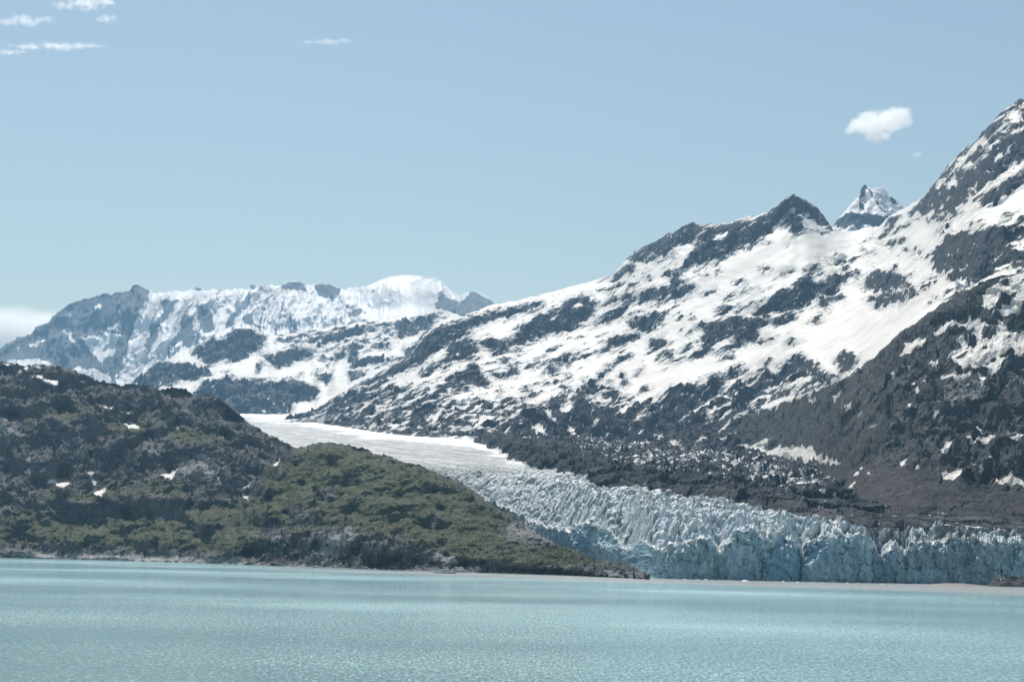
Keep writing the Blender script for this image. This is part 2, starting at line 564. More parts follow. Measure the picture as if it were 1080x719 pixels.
MR_CUT = [  # snow lying in the rock
    [(480, 374), (487, 369), (482, 375)],
    [(747, 253), (757, 247), (775, 242), (770, 247), (760, 252)],
    [(567, 433), (578, 433), (590, 447), (580, 441)], [(558, 450), (568, 449), (580, 458), (570, 457)], [(598, 447), (604, 449), (613, 463), (605, 463)],
    [(808, 252), (818, 241), (833, 241), (834, 252), (815, 256)],
    [(757, 278), (790, 263), (802, 259), (840, 250), (820, 268), (790, 275), (765, 286)],
    [(1008, 169), (1016, 163), (1018, 166), (1012, 171)], [(1032, 150), (1040, 146), (1043, 150), (1036, 153)], [(1050, 139), (1060, 138), (1059, 142)],
    [(1038, 187), (1047, 176), (1045, 184)], [(1022, 158), (1030, 150), (1032, 157), (1026, 160)], [(1060, 122), (1075, 118), (1080, 128), (1066, 128)],
    [(1000, 291), (1006, 286), (1005, 291)], [(1010, 297), (1016, 291), (1014, 299)],
    [(990, 214), (996, 211), (995, 217)],
    [(700, 463), (725, 455), (760, 452), (730, 459)],
] + streaks([(550, 340, 568, 333), (573, 341, 592, 333), (603, 325, 618, 319), (536, 333, 552, 329), (993, 203, 1017, 183), (1020, 210, 1047, 193), (1047, 193, 1080, 167),
             (665, 445, 683, 432), (710, 448, 757, 417), (685, 440, 700, 430), (640, 460, 662, 446), (388, 427, 400, 419), (360, 424, 372, 420), (404, 426, 415, 420),
             (640, 276, 690, 278), (1060, 262, 1085, 252), (1066, 275, 1090, 268), (1050, 285, 1070, 279), (1070, 243, 1090, 240), (1023, 200, 1030, 193),
             (985, 200, 1000, 187), (1015, 178, 1024, 170), (1045, 157, 1056, 150), (1050, 168, 1058, 160)], 2.0)
MR_MIX = [  # ground where rock and snow alternate
    [(310, 442), (370, 415), (440, 405), (475, 414), (520, 420), (570, 428), (540, 446), (510, 456), (440, 458), (380, 452)],
    [(740, 402), (812, 386), (880, 402), (803, 436), (740, 448)],
    [(1050, 262), (1095, 235), (1190, 230), (1190, 292), (1050, 292)],
    [(615, 415), (640, 408), (690, 425), (660, 440), (630, 436)],
    [(985, 192), (1040, 132), (1080, 98), (1100, 130), (1040, 165), (1000, 200)],
]


def world_warp(P, s):
    x, y, z = P[..., 0] / s, P[..., 1] / s * .6, P[..., 2] / s
    return fbm(x, y, z, 4), fbm(x + 40, y, z - 31, 4)


def bedding(P, s, slant, ratio=3.4):
    """Noise drawn out along the beds of the rock."""
    a = R(slant)
    u = P[..., 0] * math.cos(a) + P[..., 2] * math.sin(a)
    v = -P[..., 0] * math.sin(a) + P[..., 2] * math.cos(a)
    return fbm(u / (s * ratio), P[..., 1] / (s * ratio * 1.5), v / s, 5, gain=.6)


def crags(P, size, slant, tilt=.55, step=.25):
    """Broken faces: blocks of rock set at their own tilt and height, cut along the beds."""
    a = R(slant)
    u = P[..., 0] * math.cos(a) + P[..., 2] * math.sin(a)
    v = -P[..., 0] * math.sin(a) + P[..., 2] * math.cos(a)
    wx = fbm(u / (size * 2), v / size, P[..., 1] / (size * 3), 3) * .5
    wy = fbm(u / (size * 2) + 7, v / size, P[..., 1] / (size * 3) + 5, 3) * .5
    out = 0.0
    for k, sz in ((0, size), (1, size * .42)):
        f1, f2, cid, dx, dy = voronoi(u / (sz * 1.5) + wx * (1 + k) + 31 * k, (v * .9 + P[..., 1] * .35) / sz + wy * (1 + k))
        tx = ((cid * 7) % 11) / 10.0 - .5
        ty = ((cid * 5) % 13) / 12.0 - .35
        out = out + sz * (tilt * (dx * 1.5 * tx + dy * ty) * 2 + step * (cid / 255.0 - .5) - .10 * sstep(.10, .0, f2 - f1))
    return out


def mr_rock(px, py, P, wamp=3.2):
    shp = px.shape
    wx, wy = world_warp(P, 60.0)
    vx, vy = world_warp(P, 17.0)
    qx = (px + wx * wamp * .7 + vx * 2.2).ravel(); qy = (py + wy * wamp * .5 + vy * 1.0).ravel()
    rk = poly_mask(qx, qy, MR_ROCK, 6.5)
    mx = poly_mask(qx, qy, MR_MIX, 8.0)
    ct = poly_mask(qx, qy, MR_CUT, 2.2)
    nb = bedding(P, 17.0, 27, 5.5).ravel()
    bowl = poly_mask(qx, qy, [[(800, 380), (860, 345), (960, 320), (1010, 305), (960, 345), (900, 390), (830, 378)], [(745, 285), (840, 255), (900, 245), (1000, 235), (960, 265), (880, 268), (800, 300), (740, 310)],
                              [(690, 395), (800, 365), (830, 372), (740, 398), (690, 412)], [(960, 245), (1080, 205), (1080, 232), (1000, 248)]], 12)
    rk = np.maximum(rk, np.clip((nb - .33) * 4, 0, .95) * (1 - sstep(.2, .6, bowl)))
    rk = rk * (1 - .9 * mx) + .9 * mx * np.clip(.56 + nb * .9, 0, 1)
    rk = rk * (1 - sstep(.3, .8, ct))
    nf = bedding(P, 7.0, 27, 4.0).ravel()
    near = np.clip(1.15 - np.abs(2 * rk - 1), 0, 1)
    sl = bedding(P, 11.0, 30, 7.0).ravel()
    rk = rk + (.46 * nb + .30 * nf) * near - 2.6 * np.clip(np.maximum(sl, nf * .9) - .30, 0, 1) * (rk > .7)
    return np.clip(rk, 0, 1).reshape(shp)


def mr_weight(px, py, P):
    rk = mr_rock(px, py, P)
    n = bedding(P, 90.0, 24)
    return np.exp(.55 * n) * (1.0 - .80 * sstep(.3, .7, rk))


def build_right_mountain():
    cols = np.concatenate([np.arange(296, 1100, 1.15), np.arange(1100, 1190, 4.0)])
    px, py, D = slope_surface(cols, 330, MR_FOOT, MR_CREST, MR_DF, MR_DC, mr_weight, (5, 13), jag=1.3)
    P = at(px, py, D)
    rk = mr_rock(px, py, P)
    rkb = blur(blur(rk, 5, 0), 5, 1)
    t = np.linspace(0, 1, P.shape[0])[:, None]
    fade = sstep(0, .06, t) * (1 - .75 * sstep(.93, 1, t))
    n = bedding(P, 70.0, 24)
    r = ridged(P[..., 0] / 110, P[..., 1] / 110, P[..., 2] / 110, 5)
    P[..., 2] += fade * (rkb * (n * 14 + (r - .4) * 24 + crags(P, 42.0, 26, .55, .3)) + (1 - rkb) * fbm(P[..., 0] / 160, P[..., 1] / 160, P[..., 2] / 160, 3) * 7)
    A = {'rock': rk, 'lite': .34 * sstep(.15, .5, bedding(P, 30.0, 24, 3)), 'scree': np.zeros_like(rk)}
    P, A = back_and_skirt(P, A, back_len=1300)
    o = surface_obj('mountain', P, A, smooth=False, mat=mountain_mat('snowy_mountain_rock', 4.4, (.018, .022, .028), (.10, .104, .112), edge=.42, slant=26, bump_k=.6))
    tag(o, 'broad snow-streaked mountain with dark rock bands rising to the right', kind='structure')


# ================================================================== NEAR SPUR (right, in front)
SP_CREST = line([(640, 466), (660, 463), (700, 455), (740, 446), (780, 441), (803, 433), (830, 423), (850, 414), (880, 404), (893, 397), (905, 389), (922, 377),
                 (950, 350), (965, 341), (980, 329), (1000, 317), (1015, 307), (1030, 300), (1045, 294), (1062, 288), (1080, 284), (1120, 270), (1190, 240)])
SP_FOOT = line([(640, 468), (700, 470), (760, 476), (800, 481), (830, 486), (865, 500), (885, 520), (905, 540), (940, 553), (1000, 561), (1080, 567), (1190, 573)])
SP_DC = line([(640, 4150), (700, 4000), (803, 3700), (850, 3100), (905, 2550), (1000, 2450), (1080, 2450), (1190, 2450)])
SP_SNOW = [
    [(1037, 312), (1050, 298), (1080, 284), (1190, 245), (1190, 300), (1080, 318), (1060, 335), (1050, 330), (1035, 322)],
    [(1000, 342), (1030, 337), (1038, 345), (1055, 338), (1067, 352), (1080, 348), (1190, 345), (1190, 375), (1080, 370), (1050, 390), (1033, 397), (1027, 390),
     (1010, 387), (1000, 378), (1003, 370), (1017, 358), (1033, 353), (1017, 345)],
    [(947, 377), (957, 362), (978, 357), (973, 363), (953, 375)], [(980, 350), (993, 342), (1007, 345), (983, 351)],
    [(990, 400), (993, 395), (1027, 393), (1023, 398), (993, 402)], [(977, 383), (990, 378), (988, 386)], [(1032, 397), (1042, 397), (1035, 408)],
    [(971, 405), (985, 398), (983, 404)], [(955, 387), (965, 384), (958, 391)], [(934, 399), (945, 400), (938, 394)],
    [(1021, 450), (1031, 445), (1035, 456), (1025, 454)], [(1019, 463), (1038, 460), (1048, 459), (1043, 466)], [(990, 475), (1002, 469), (1002, 473), (995, 476)],
    [(947, 490), (957, 485), (952, 492)], [(993, 498), (1015, 498), (1015, 503), (1003, 506)],
    [(1048, 508), (1053, 505), (1080, 508), (1190, 510), (1190, 515), (1080, 513), (1060, 510)], [(959, 432), (967, 427), (966, 434)],
    [(877, 420), (887, 415), (880, 424)], [(888, 432), (898, 428), (895, 432)], [(853, 422), (862, 417), (858, 423)],
    [(776, 470), (787, 466), (790, 472), (813, 464), (807, 474), (840, 469), (857, 472), (862, 481), (880, 485), (888, 490), (850, 487), (803, 479)],
    [(832, 424), (850, 412), (868, 407), (855, 416), (838, 424)],
    [(700, 472), (712, 462), (722, 474), (715, 474)],
] + streaks([(712, 463, 718, 470), (690, 459, 700, 463), (730, 468, 745, 460), (760, 463, 790, 452), (755, 456, 770, 446), (745, 445, 790, 437), (800, 436, 836, 421),
             (868, 408, 906, 391), (985, 437, 990, 433), (1065, 461, 1080, 463), (1040, 487, 1046, 483), (966, 500, 970, 497), (905, 492, 912, 495), (913, 500, 918, 498),
             (1022, 489, 1030, 493), (1032, 495, 1040, 496), (893, 518, 902, 510), (900, 502, 908, 498)], 1.6) + blobs([(962, 410, 3), (968, 416, 2.5), (959, 424, 3), (1003, 412, 3)])
SP_ROCKIN = [
    [(1060, 313), (1075, 307), (1067, 317), (1048, 333), (1053, 345), (1043, 345), (1032, 335), (1042, 330)],
    [(1062, 333), (1080, 320), (1190, 315), (1190, 338), (1063, 340)], [(1062, 345), (1080, 343), (1100, 348), (1072, 355)],
    [(1010, 360), (1025, 357), (1020, 364)], [(1035, 350), (1053, 348), (1050, 357), (1036, 356)], [(1053, 372), (1066, 366), (1072, 370), (1060, 374)],
    [(1005, 377), (1022, 371), (1018, 376)], [(1070, 374), (1085, 370), (1090, 378), (1075, 380)], [(1010, 390), (1022, 381), (1026, 388), (1018, 396)],
    [(1030, 392), (1040, 383), (1045, 387), (1037, 394)],
] + blobs([(1059, 299, 6), (1080, 299, 5), (1026, 362, 5), (1038, 366, 4), (1048, 376, 4), (1042, 380, 3), (1050, 311, 3), (1064, 358, 3), (1009, 368, 5), (1032, 369, 4), (1065, 383, 3), (1030, 306, 4)])
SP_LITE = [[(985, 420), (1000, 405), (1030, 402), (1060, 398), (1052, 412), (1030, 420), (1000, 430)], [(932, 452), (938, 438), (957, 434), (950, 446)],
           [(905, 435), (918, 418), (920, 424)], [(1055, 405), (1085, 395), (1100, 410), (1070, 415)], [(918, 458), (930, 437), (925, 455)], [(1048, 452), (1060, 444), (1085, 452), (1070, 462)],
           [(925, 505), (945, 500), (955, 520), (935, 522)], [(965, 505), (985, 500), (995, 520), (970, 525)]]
SP_SCREE = [[(862, 498), (885, 488), (920, 486), (960, 494), (1000, 508), (1040, 512), (1190, 518), (1190, 575), (1000, 562), (940, 555), (905, 542), (885, 522)]]
SP_CLIFF = [[(980, 432), (1010, 425), (1050, 412), (1052, 420), (1015, 436), (990, 440)], [(925, 462), (962, 437), (955, 455), (930, 470)], [(1060, 400), (1080, 405), (1070, 412)],
            [(1036, 490), (1050, 488), (1048, 502), (1036, 500)]]


def sp_masks(px, py, P):
    shp = px.shape
    wx, wy = world_warp(P, 30.0)
    qx = (px + wx * 1.7).ravel(); qy = (py + wy * .9).ravel()
    nb = bedding(P, 8.0, 26, 3.5).ravel()
    sn = poly_mask(qx, qy, SP_SNOW, 3.2) * (1 - sstep(.3, .7, poly_mask(qx, qy, SP_ROCKIN, 3.0)))
    sn = np.clip(sn + .4 * nb * np.clip(1.1 - np.abs(2 * sn - 1), 0, 1), 0, 1)
    high = sstep(470, 380, qy) * sstep(930, 1000, qx) + .25
    sn = np.maximum(sn, np.clip((nb - .47) * 4, 0, .95) * np.clip(high, 0, 1) * (qy < 485))
    return ((1 - sn).reshape(shp), poly_mask(qx, qy, SP_LITE, 7).reshape(shp), poly_mask(qx, qy, SP_SCREE, 8).reshape(shp), poly_mask(qx, qy, SP_CLIFF, 4).reshape(shp))


def build_spur():
    cols = np.concatenate([np.arange(640, 1100, 1.0), np.arange(1100, 1190, 3.0)])
    def dfoot(c): return np.maximum(plane_depth(c, SP_FOOT(c)), 1590.0)
    def weight(px, py, P):
        rk, li, sc, cl = sp_masks(px, py, P)
        n = bedding(P, 45.0, 24)
        return np.exp(.8 * n * (1 - .7 * sc)) * (1 + .8 * (1 - rk)) * (1 - .8 * sstep(.3, .7, cl)) * (1 + .8 * li)
    px, py, D = slope_surface(cols, 270, SP_FOOT, SP_CREST, dfoot, SP_DC, weight, (5, 9))
    P = at(px, py, D)
    rk, li, sc, cl = sp_masks(px, py, P)
    rkb = blur(blur(rk, 5, 0), 5, 1)
    t = np.linspace(0, 1, P.shape[0])[:, None]
    fade = sstep(0, .05, t) * (1 - .7 * sstep(.94, 1, t))
    n = bedding(P, 30.0, 24)
    r = ridged(P[..., 0] / 55, P[..., 1] / 55, P[..., 2] / 55, 6)
    P[..., 2] += fade * (1 - .8 * sc) * ((.35 + .65 * rkb) * (n * 8 + (r - .4) * 11 + crags(P, 24.0, 26, .6, .32))) + fade * sc * (fbm(P[..., 0] / 40, P[..., 1] / 40, P[..., 2] / 40, 4) * 4 + (ridged((P[..., 0] + .3 * P[..., 1]) / 24, P[..., 1] / 160, P[..., 2] / 160, 4) - .4) * 7 * (1 - sstep(.8, 1, sc) * .4))
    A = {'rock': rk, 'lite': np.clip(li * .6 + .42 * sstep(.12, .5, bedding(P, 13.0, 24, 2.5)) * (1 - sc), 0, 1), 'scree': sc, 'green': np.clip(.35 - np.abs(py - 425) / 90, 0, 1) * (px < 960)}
    P, A = back_and_skirt(P, A, back_len=420, skirt=(0, -8, -60), slope=.35)
    mt = mountain_mat('spur_rock', 2.4, (.022, .024, .028), (.15, .15, .148), edge=.34, slant=26, bump_k=.6,
                      veg=((.028, .036, .018), (.05, .055, .03), (.035, .04, .022)))
    o = surface_obj('mountain_spur', P, A, mt, smooth=False)
    tag(o, 'dark rocky spur with scattered snow patches above brown scree', kind='structure')


# ================================================================== MIDDLE MOUNTAIN (behind the glacier's head)
MM_CREST = line([(110, 412), (140, 400), (150, 393), (160, 386), (168, 381), (180, 378), (190, 370), (200, 368), (210, 362), (220, 357), (232, 355), (245, 349), (256, 346), (266, 346), (274, 349),
                 (280, 355), (290, 352), (305, 352), (318, 350), (330, 346), (350, 344), (370, 341), (400, 338), (430, 333), (448, 330), (465, 326), (480, 331), (495, 336), (520, 345)])
MM_FOOT = line([(110, 430), (200, 432), (260, 440), (300, 446), (320, 443), (345, 434), (372, 420), (410, 400), (440, 380), (460, 358), (520, 350)])
MM_DF = line([(110, 6300), (300, 6300), (400, 6700), (480, 7200), (520, 7400)])
MM_DC = line([(110, 7600), (200, 7900), (300, 8600), (520, 9000)])
MM_ROCK = [
    [(278, 376), (300, 368), (317, 365), (330, 374), (310, 385), (290, 388)],
    [(332, 363), (342, 353), (365, 348), (388, 342), (380, 352), (363, 358), (335, 365)],
    [(367, 362), (378, 363), (377, 377), (407, 378), (430, 377), (438, 382), (408, 383), (380, 388), (370, 388), (367, 373)],
    [(393, 365), (403, 360), (413, 367), (397, 368)],
    [(413, 342), (438, 335), (463, 331), (450, 348), (440, 352), (423, 357)],
    [(333, 397), (352, 390), (347, 406)],
    [(205, 420), (207, 411), (213, 403), (237, 398), (260, 398), (273, 402), (302, 400), (318, 403), (337, 412), (327, 422), (313, 425), (299, 440), (263, 445), (230, 432)],
    [(353, 370), (365, 367), (363, 377), (353, 382)], [(368, 392), (388, 392), (370, 403)], [(333, 377), (350, 376), (348, 380)],
    [(200, 372), (212, 362), (222, 356), (235, 356), (247, 348), (263, 344), (281, 356), (275, 370), (252, 380), (230, 382), (220, 387), (213, 380)],
    [(140, 402), (155, 390), (167, 380), (197, 383), (222, 395), (190, 404), (150, 414)],
    [(425, 368), (440, 362), (448, 352), (452, 360), (440, 372), (428, 374)], [(395, 342), (412, 340), (410, 346)],
] + blobs([(296, 358, 5), (306, 356, 5), (318, 354, 5), (340, 352, 5), (275, 384, 3), (273, 390, 3), (238, 393, 3), (316, 395, 3), (344, 386, 3), (335, 393, 3), (397, 388, 3), (385, 353, 3),
           (400, 355, 4), (355, 358, 5)])


def mm_rock(px, py, P):
    wx, wy = world_warp(P, 70.0)
    qx = (px + wx * 3.4).ravel(); qy = (py + wy * 2.4).ravel()
    rk = poly_mask(qx, qy, MM_ROCK, 4.2)
    nb = bedding(P, 28.0, 10).ravel()
    zone = poly_mask(qx, qy, [[(280, 348), (400, 336), (470, 326), (470, 340), (400, 370), (330, 372), (300, 364)]], 6)
    rk = np.maximum(rk, zone * np.clip(.42 + nb * .6, 0, 1) * .9)
    nf = bedding(P, 11.0, 10, 2.4).ravel()
    return np.clip(rk + (.42 * nb + .3 * nf) * np.clip(1.15 - np.abs(2 * rk - 1), 0, 1) - 2.6 * np.clip(np.maximum(nf, bedding(P, 16.0, 60, 4.0).ravel()) - .30, 0, 1) * (rk > .7), 0, 1).reshape(px.shape)


def build_middle_mountain():
    cols = np.arange(110, 520, 1.1)
    def weight(px, py, P):
        return np.exp(.5 * bedding(P, 120.0, 10)) * (1 - .85 * sstep(.3, .7, mm_rock(px, py, P)))
    px, py, D = slope_surface(cols, 130, MM_FOOT, MM_CREST, MM_DF, MM_DC, weight, (5, 5), jag=1.0)
    P = at(px, py, D)
    rk = mm_rock(px, py, P)
    rkb = blur(blur(rk, 3, 0), 3, 1)
    r = ridged(P[..., 0] / 170, P[..., 1] / 170, P[..., 2] / 170, 5)
    t = np.linspace(0, 1, P.shape[0])[:, None]
    fade = sstep(0, .06, t) * (1 - .7 * sstep(.92, 1, t))
    P[..., 2] += fade * (rkb * ((r - .4) * 34 + crags(P, 62.0, 12, .6, .34)) + (1 - rkb) * fbm(P[..., 0] / 250, P[..., 1] / 250, P[..., 2] / 250, 3) * 10)
    A = {'rock': rk, 'lite': rk * 0, 'scree': rk * 0}
    P, A = back_and_skirt(P, A, back_len=900, slope=.4)
    o = surface_obj('snowfield_mountain', P, A, smooth=False, mat=mountain_mat('snowfield_rock', 7.0, (.075, .083, .095), (.165, .175, .185), edge=.36, slant=12, bump_k=.6))  # bluish lift in the rock colour paints in extra haze
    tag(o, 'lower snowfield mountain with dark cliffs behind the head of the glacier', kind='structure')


# ================================================================== FAR RANGE
FAR_CREST = line([(-110, 402), (-60, 388), (-20, 374), (0, 367), (8, 362), (16, 357), (24, 354), (31, 352), (38, 345), (46, 342), (52, 338), (58, 331), (66, 326), (74, 320), (82, 316),
                  (92, 314), (98, 315), (106, 311), (112, 309), (120, 309), (128, 307), (136, 307), (140, 302), (145, 298), (150, 302), (156, 306), (162, 309), (175, 308), (190, 307), (202, 306),
                  (206, 302), (212, 303), (218, 307), (230, 305), (240, 306), (252, 305), (262, 304), (266, 300), (274, 301), (285, 300), (298, 299), (306, 297), (316, 297), (325, 301),
                  (335, 300), (346, 299), (353, 303), (362, 306), (372, 303), (385, 303), (393, 299), (402, 295), (410, 292), (422, 290), (438, 290), (452, 292), (462, 294), (470, 301),
                  (478, 309), (484, 312), (489, 309), (498, 308), (506, 309), (513, 313), (520, 318), (532, 322), (560, 335), (640, 380)])
FAR_FOOT = line([(-110, 430), (0, 425), (100, 430), (170, 425), (260, 400), (330, 385), (420, 365), (520, 352), (640, 392)])
FAR_DF = line([(-110, 10300), (640, 10300)])
FAR_DC = line([(-110, 11900), (145, 11700), (300, 12200), (425, 12000), (640, 12200)])
FAR_ROCK = [
    [(-110, 405), (-20, 374), (0, 366), (45, 339), (78, 316), (110, 308), (145, 295), (160, 309), (152, 322), (143, 340), (135, 350), (134, 365), (128, 388), (122, 402), (60, 400), (20, 400), (-110, 420)],
    [(167, 317), (188, 317), (182, 332), (172, 328)], [(187, 352), (193, 330), (205, 333), (205, 358), (198, 368), (192, 367)],
    [(207, 320), (223, 328), (227, 348), (213, 352)], [(232, 347), (243, 333), (252, 330), (248, 343), (233, 350)], [(257, 330), (267, 328), (268, 343), (257, 342)],
    [(203, 301), (215, 307), (207, 308)], [(263, 299), (273, 301), (268, 308)], [(292, 299), (323, 296), (323, 307), (310, 305), (300, 304)],
    [(330, 300), (350, 299), (362, 306), (350, 318), (335, 312)], [(457, 322), (465, 306), (485, 318), (498, 307), (515, 314), (523, 320), (500, 330), (473, 334)],
    [(225, 303), (236, 304), (230, 308)], [(366, 330), (380, 324), (385, 330), (372, 336)], [(150, 365), (163, 340), (180, 322), (186, 325), (170, 345), (155, 372)],
]
FAR_CUT = [[(67, 347), (75, 348), (88, 370), (80, 367)], [(87, 357), (117, 352), (130, 355), (121, 373), (107, 382), (93, 368)], [(72, 326), (78, 334), (81, 340), (75, 333)],
           [(99, 324), (104, 320), (107, 325), (101, 328)], [(124, 327), (132, 332), (128, 335)], [(113, 346), (127, 340), (128, 350), (115, 350)], [(15, 366), (22, 362), (20, 372)], [(30, 362), (47, 355), (50, 358), (36, 368)],
           [(104, 378), (110, 375), (107, 388)], [(108, 398), (114, 386), (112, 398)], [(10, 380), (40, 376), (60, 386), (30, 390), (0, 388)], [(80, 385), (110, 392), (118, 402), (70, 398)]]


def far_rock(px, py, P):
    wx, wy = world_warp(P, 110.0)
    qx = (px + wx * 3.6).ravel(); qy = (py + wy * 3.2).ravel()
    rk = poly_mask(qx, qy, FAR_ROCK, 2.6) * .9
    ct = poly_mask(qx, qy, FAR_CUT, 2.6)
    fl = fbm((P[..., 0] + .16 * P[..., 2]) / 48 + .6 * fbm(P[..., 2] / 150, P[..., 0] / 300, P[..., 0] * 0, 3), P[..., 1] * 0, P[..., 2] / 700, 4, gain=.6).ravel()
    base = np.clip(.27 + fl * .42, 0, 1) * (1 - sstep(375, 400, px.ravel()) * .75)
    rk = np.maximum(rk, base) - .55 * sstep(.25, .75, ct)
    rk = rk + .16 * fl - .55 * np.clip(fbm(P[..., 0] / 40, P[..., 1] / 200, P[..., 2] / 60, 4).ravel() - .18, 0, 1) * (rk > .6)
    return np.clip(rk, 0, 1).reshape(px.shape)


def build_far_range():
    cols = np.arange(-110, 640, 1.15)
    def weight(px, py, P):
        n = fbm(P[..., 0] / 500, P[..., 1] / 500, P[..., 2] / 300, 2)
        dome = sstep(370, 400, px) * (1 - sstep(460, 475, px))
        return np.exp(.6 * n + dome * .9 * np.sin((py - 290) * .19)) * (1 - .35 * far_rock(px, py, P))
    px, py, D = slope_surface(cols, 140, FAR_FOOT, FAR_CREST, FAR_DF, FAR_DC, weight, (5, 5), wide=31, jag=2.2 * (1 - .9 * sstep(375, 395, cols) * (1 - sstep(460, 472, cols))))
    # big buttresses: the rock peak's left face turns away, the snow ribs right of it run down to the right
    rib = np.exp(-((px - (150 + (py - 305) * -.22)) / 14.0) ** 2) * 210
    rib2 = np.exp(-((px - (196 - (py - 305) * .42)) / 9.0) ** 2) * 130
    rib3 = np.exp(-((px - (425 + (py - 305) * .2)) / 24.0) ** 2) * 240
    f = sstep(0, .1, np.linspace(1, 0, 140)[:, None]) * sstep(0, .15, np.linspace(0, 1, 140)[:, None])
    D = D - (rib + rib2 + rib3) * f
    P = at(px, py, D)
    rk = far_rock(px, py, P)
    lean = P[..., 0] + .16 * (P[..., 2] - 1400) + 50 * fbm(P[..., 2] / 260, P[..., 0] / 400, P[..., 0] * 0, 3)
    fl = ridged(lean / 52, P[..., 2] / 1500, P[..., 0] * 0 + 2, 3, gain=.5)
    r = ridged(lean / 230, P[..., 2] / 470, P[..., 2] * 0 + 6, 5, gain=.58)
    t = np.linspace(0, 1, 140)[:, None]
    fade = sstep(0, .06, t) * (1 - .85 * sstep(.9, 1, t))
    soft = (1 - .60 * sstep(375, 402, px) * (1 - sstep(455, 470, px))) * np.clip(.75 + .9 * fbm(P[..., 0] / 330, P[..., 2] / 330, P[..., 0] * 0 + 8, 3), .1, 1.4)
    P[..., 1] -= fade * soft * ((fl - .4) * 42 * np.clip(soft, 0, 1) + (r - .4) * 165)
    P[..., 2] += fade * soft * (fl - .4) * 22
    A = {'rock': rk, 'lite': rk * 0, 'scree': rk * 0}
    P, A = back_and_skirt(P, A, back_len=900, slope=.8)
    o = surface_obj('far_mountain', P, A, mountain_mat('far_range_rock', 9.0, (.17, .19, .215), (.30, .32, .34), edge=.26, slant=100, snow_col=(.78, .765, .745)))  # rock albedo lifted pale blue: haze painted in beyond what the air gives
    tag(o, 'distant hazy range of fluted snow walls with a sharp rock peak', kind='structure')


# ================================================================== FAR PEAK
PK_CREST = line([(850, 262), (866, 252), (878, 240), (882, 233), (890, 224), (899, 214), (905, 208), (908, 199), (912, 194.5), (915, 197), (920, 199), (926, 197.5), (932, 198), (936, 203), (940, 207),
                 (946, 212), (955, 218), (975, 228), (1010, 250)])
PK_FOOT = line([(850, 268), (1010, 262)])
PK_ROCK = [[(878, 238), (886, 229), (896, 223), (912, 225), (927, 224), (936, 228), (933, 234), (918, 240), (909, 237), (908, 246), (899, 238), (885, 240)], [(906, 209), (909, 197), (913, 194), (915, 199), (911, 208)],
           [(906, 214), (911, 214), (912, 221), (907, 219)], [(938, 207), (946, 211), (944, 216), (939, 213)]] + streaks([(914, 197, 924, 211), (922, 209, 936, 226), (926, 216, 933, 222)], 1.3)


def build_far_peak():
    cols = np.arange(850, 1010, .9)
    def rockf(px, py, P):
        wx, wy = world_warp(P, 60)
        nb = bedding(P, 26, 20, 2).ravel()
        rk = poly_mask((px + wx * 2.4).ravel(), (py + wy * 2).ravel(), PK_ROCK, 2.0)
        return np.clip(rk + .2 * nb, 0, 1).reshape(px.shape)
    def weight(px, py, P):
        return 1 - .8 * rockf(px, py, P)
    px, py, D = slope_surface(cols, 90, PK_FOOT, PK_CREST, line([(850, 7700), (1010, 7700)]), line([(850, 8250), (1010, 8350)]), weight, (3, 3))
    D = D - np.exp(-((px - (913 + (py - 196) * .75)) / 9.0) ** 2) * 90 * sstep(196, 206, py) - np.exp(-((px - (900 - (py - 196) * .15)) / 12.0) ** 2) * 60 * sstep(200, 215, py)
    P = at(px, py, D)
    rk = rockf(px, py, P)
    t = np.linspace(0, 1, 90)[:, None]
    fade = sstep(0, .1, t) * (1 - .9 * sstep(.85, 1, t))
    P[..., 2] += fade * (ridged(P[..., 0] / 140, P[..., 1] / 140, P[..., 2] / 140, 5) - .4) * 45
    A = {'rock': rk, 'lite': rk * 0, 'scree': rk * 0}
    P, A = back_and_skirt(P, A, back_len=800, slope=.8)
    o = surface_obj('far_peak', P, A, mountain_mat('far_peak_rock', 6.0, (.07, .072, .078), (.13, .132, .138), edge=.25, slant=50, snow_col=(.78, .765, .745)))
    tag(o, 'small sharp white peak showing in the saddle between the ridges', kind='structure')


# ================================================================== HEADLAND
HD_CREST = line([(-120, 392), (-60, 384), (-20, 380), (0, 381), (10, 382), (22, 385), (40, 384), (55, 385), (68, 387), (80, 390), (92, 396), (102, 402), (115, 403), (130, 405), (148, 405), (160, 408),
                 (172, 411), (185, 409), (195, 409), (203, 415), (207, 420), (214, 417), (222, 417), (232, 421), (240, 426), (248, 434), (256, 439), (264, 447), (275, 453), (288, 459), (298, 464),
                 (308, 470), (313, 472), (322, 470), (335, 467), (348, 466), (360, 468), (372, 470), (384, 473), (396, 478), (412, 481), (425, 487), (440, 489), (455, 496), (470, 502), (486, 508),
                 (500, 518), (512, 528), (525, 536), (537, 541), (550, 549), (560, 558), (572, 566), (585, 573), (598, 578), (610, 583), (622, 590), (636, 593), (650, 596), (662, 600), (672, 604.5), (684, 608.2)])
HD_SHORE = line([(-120, 587), (0, 588), (120, 590.5), (240, 594.5), (360, 599), (480, 603), (600, 606.2), (684, 609.3)])
HD_DC = line([(-120, 2950), (260, 2900), (298, 2800), (315, 2520), (350, 2450), (440, 2330), (520, 2110), (600, 1830), (640, 1680), (684, 1485)])
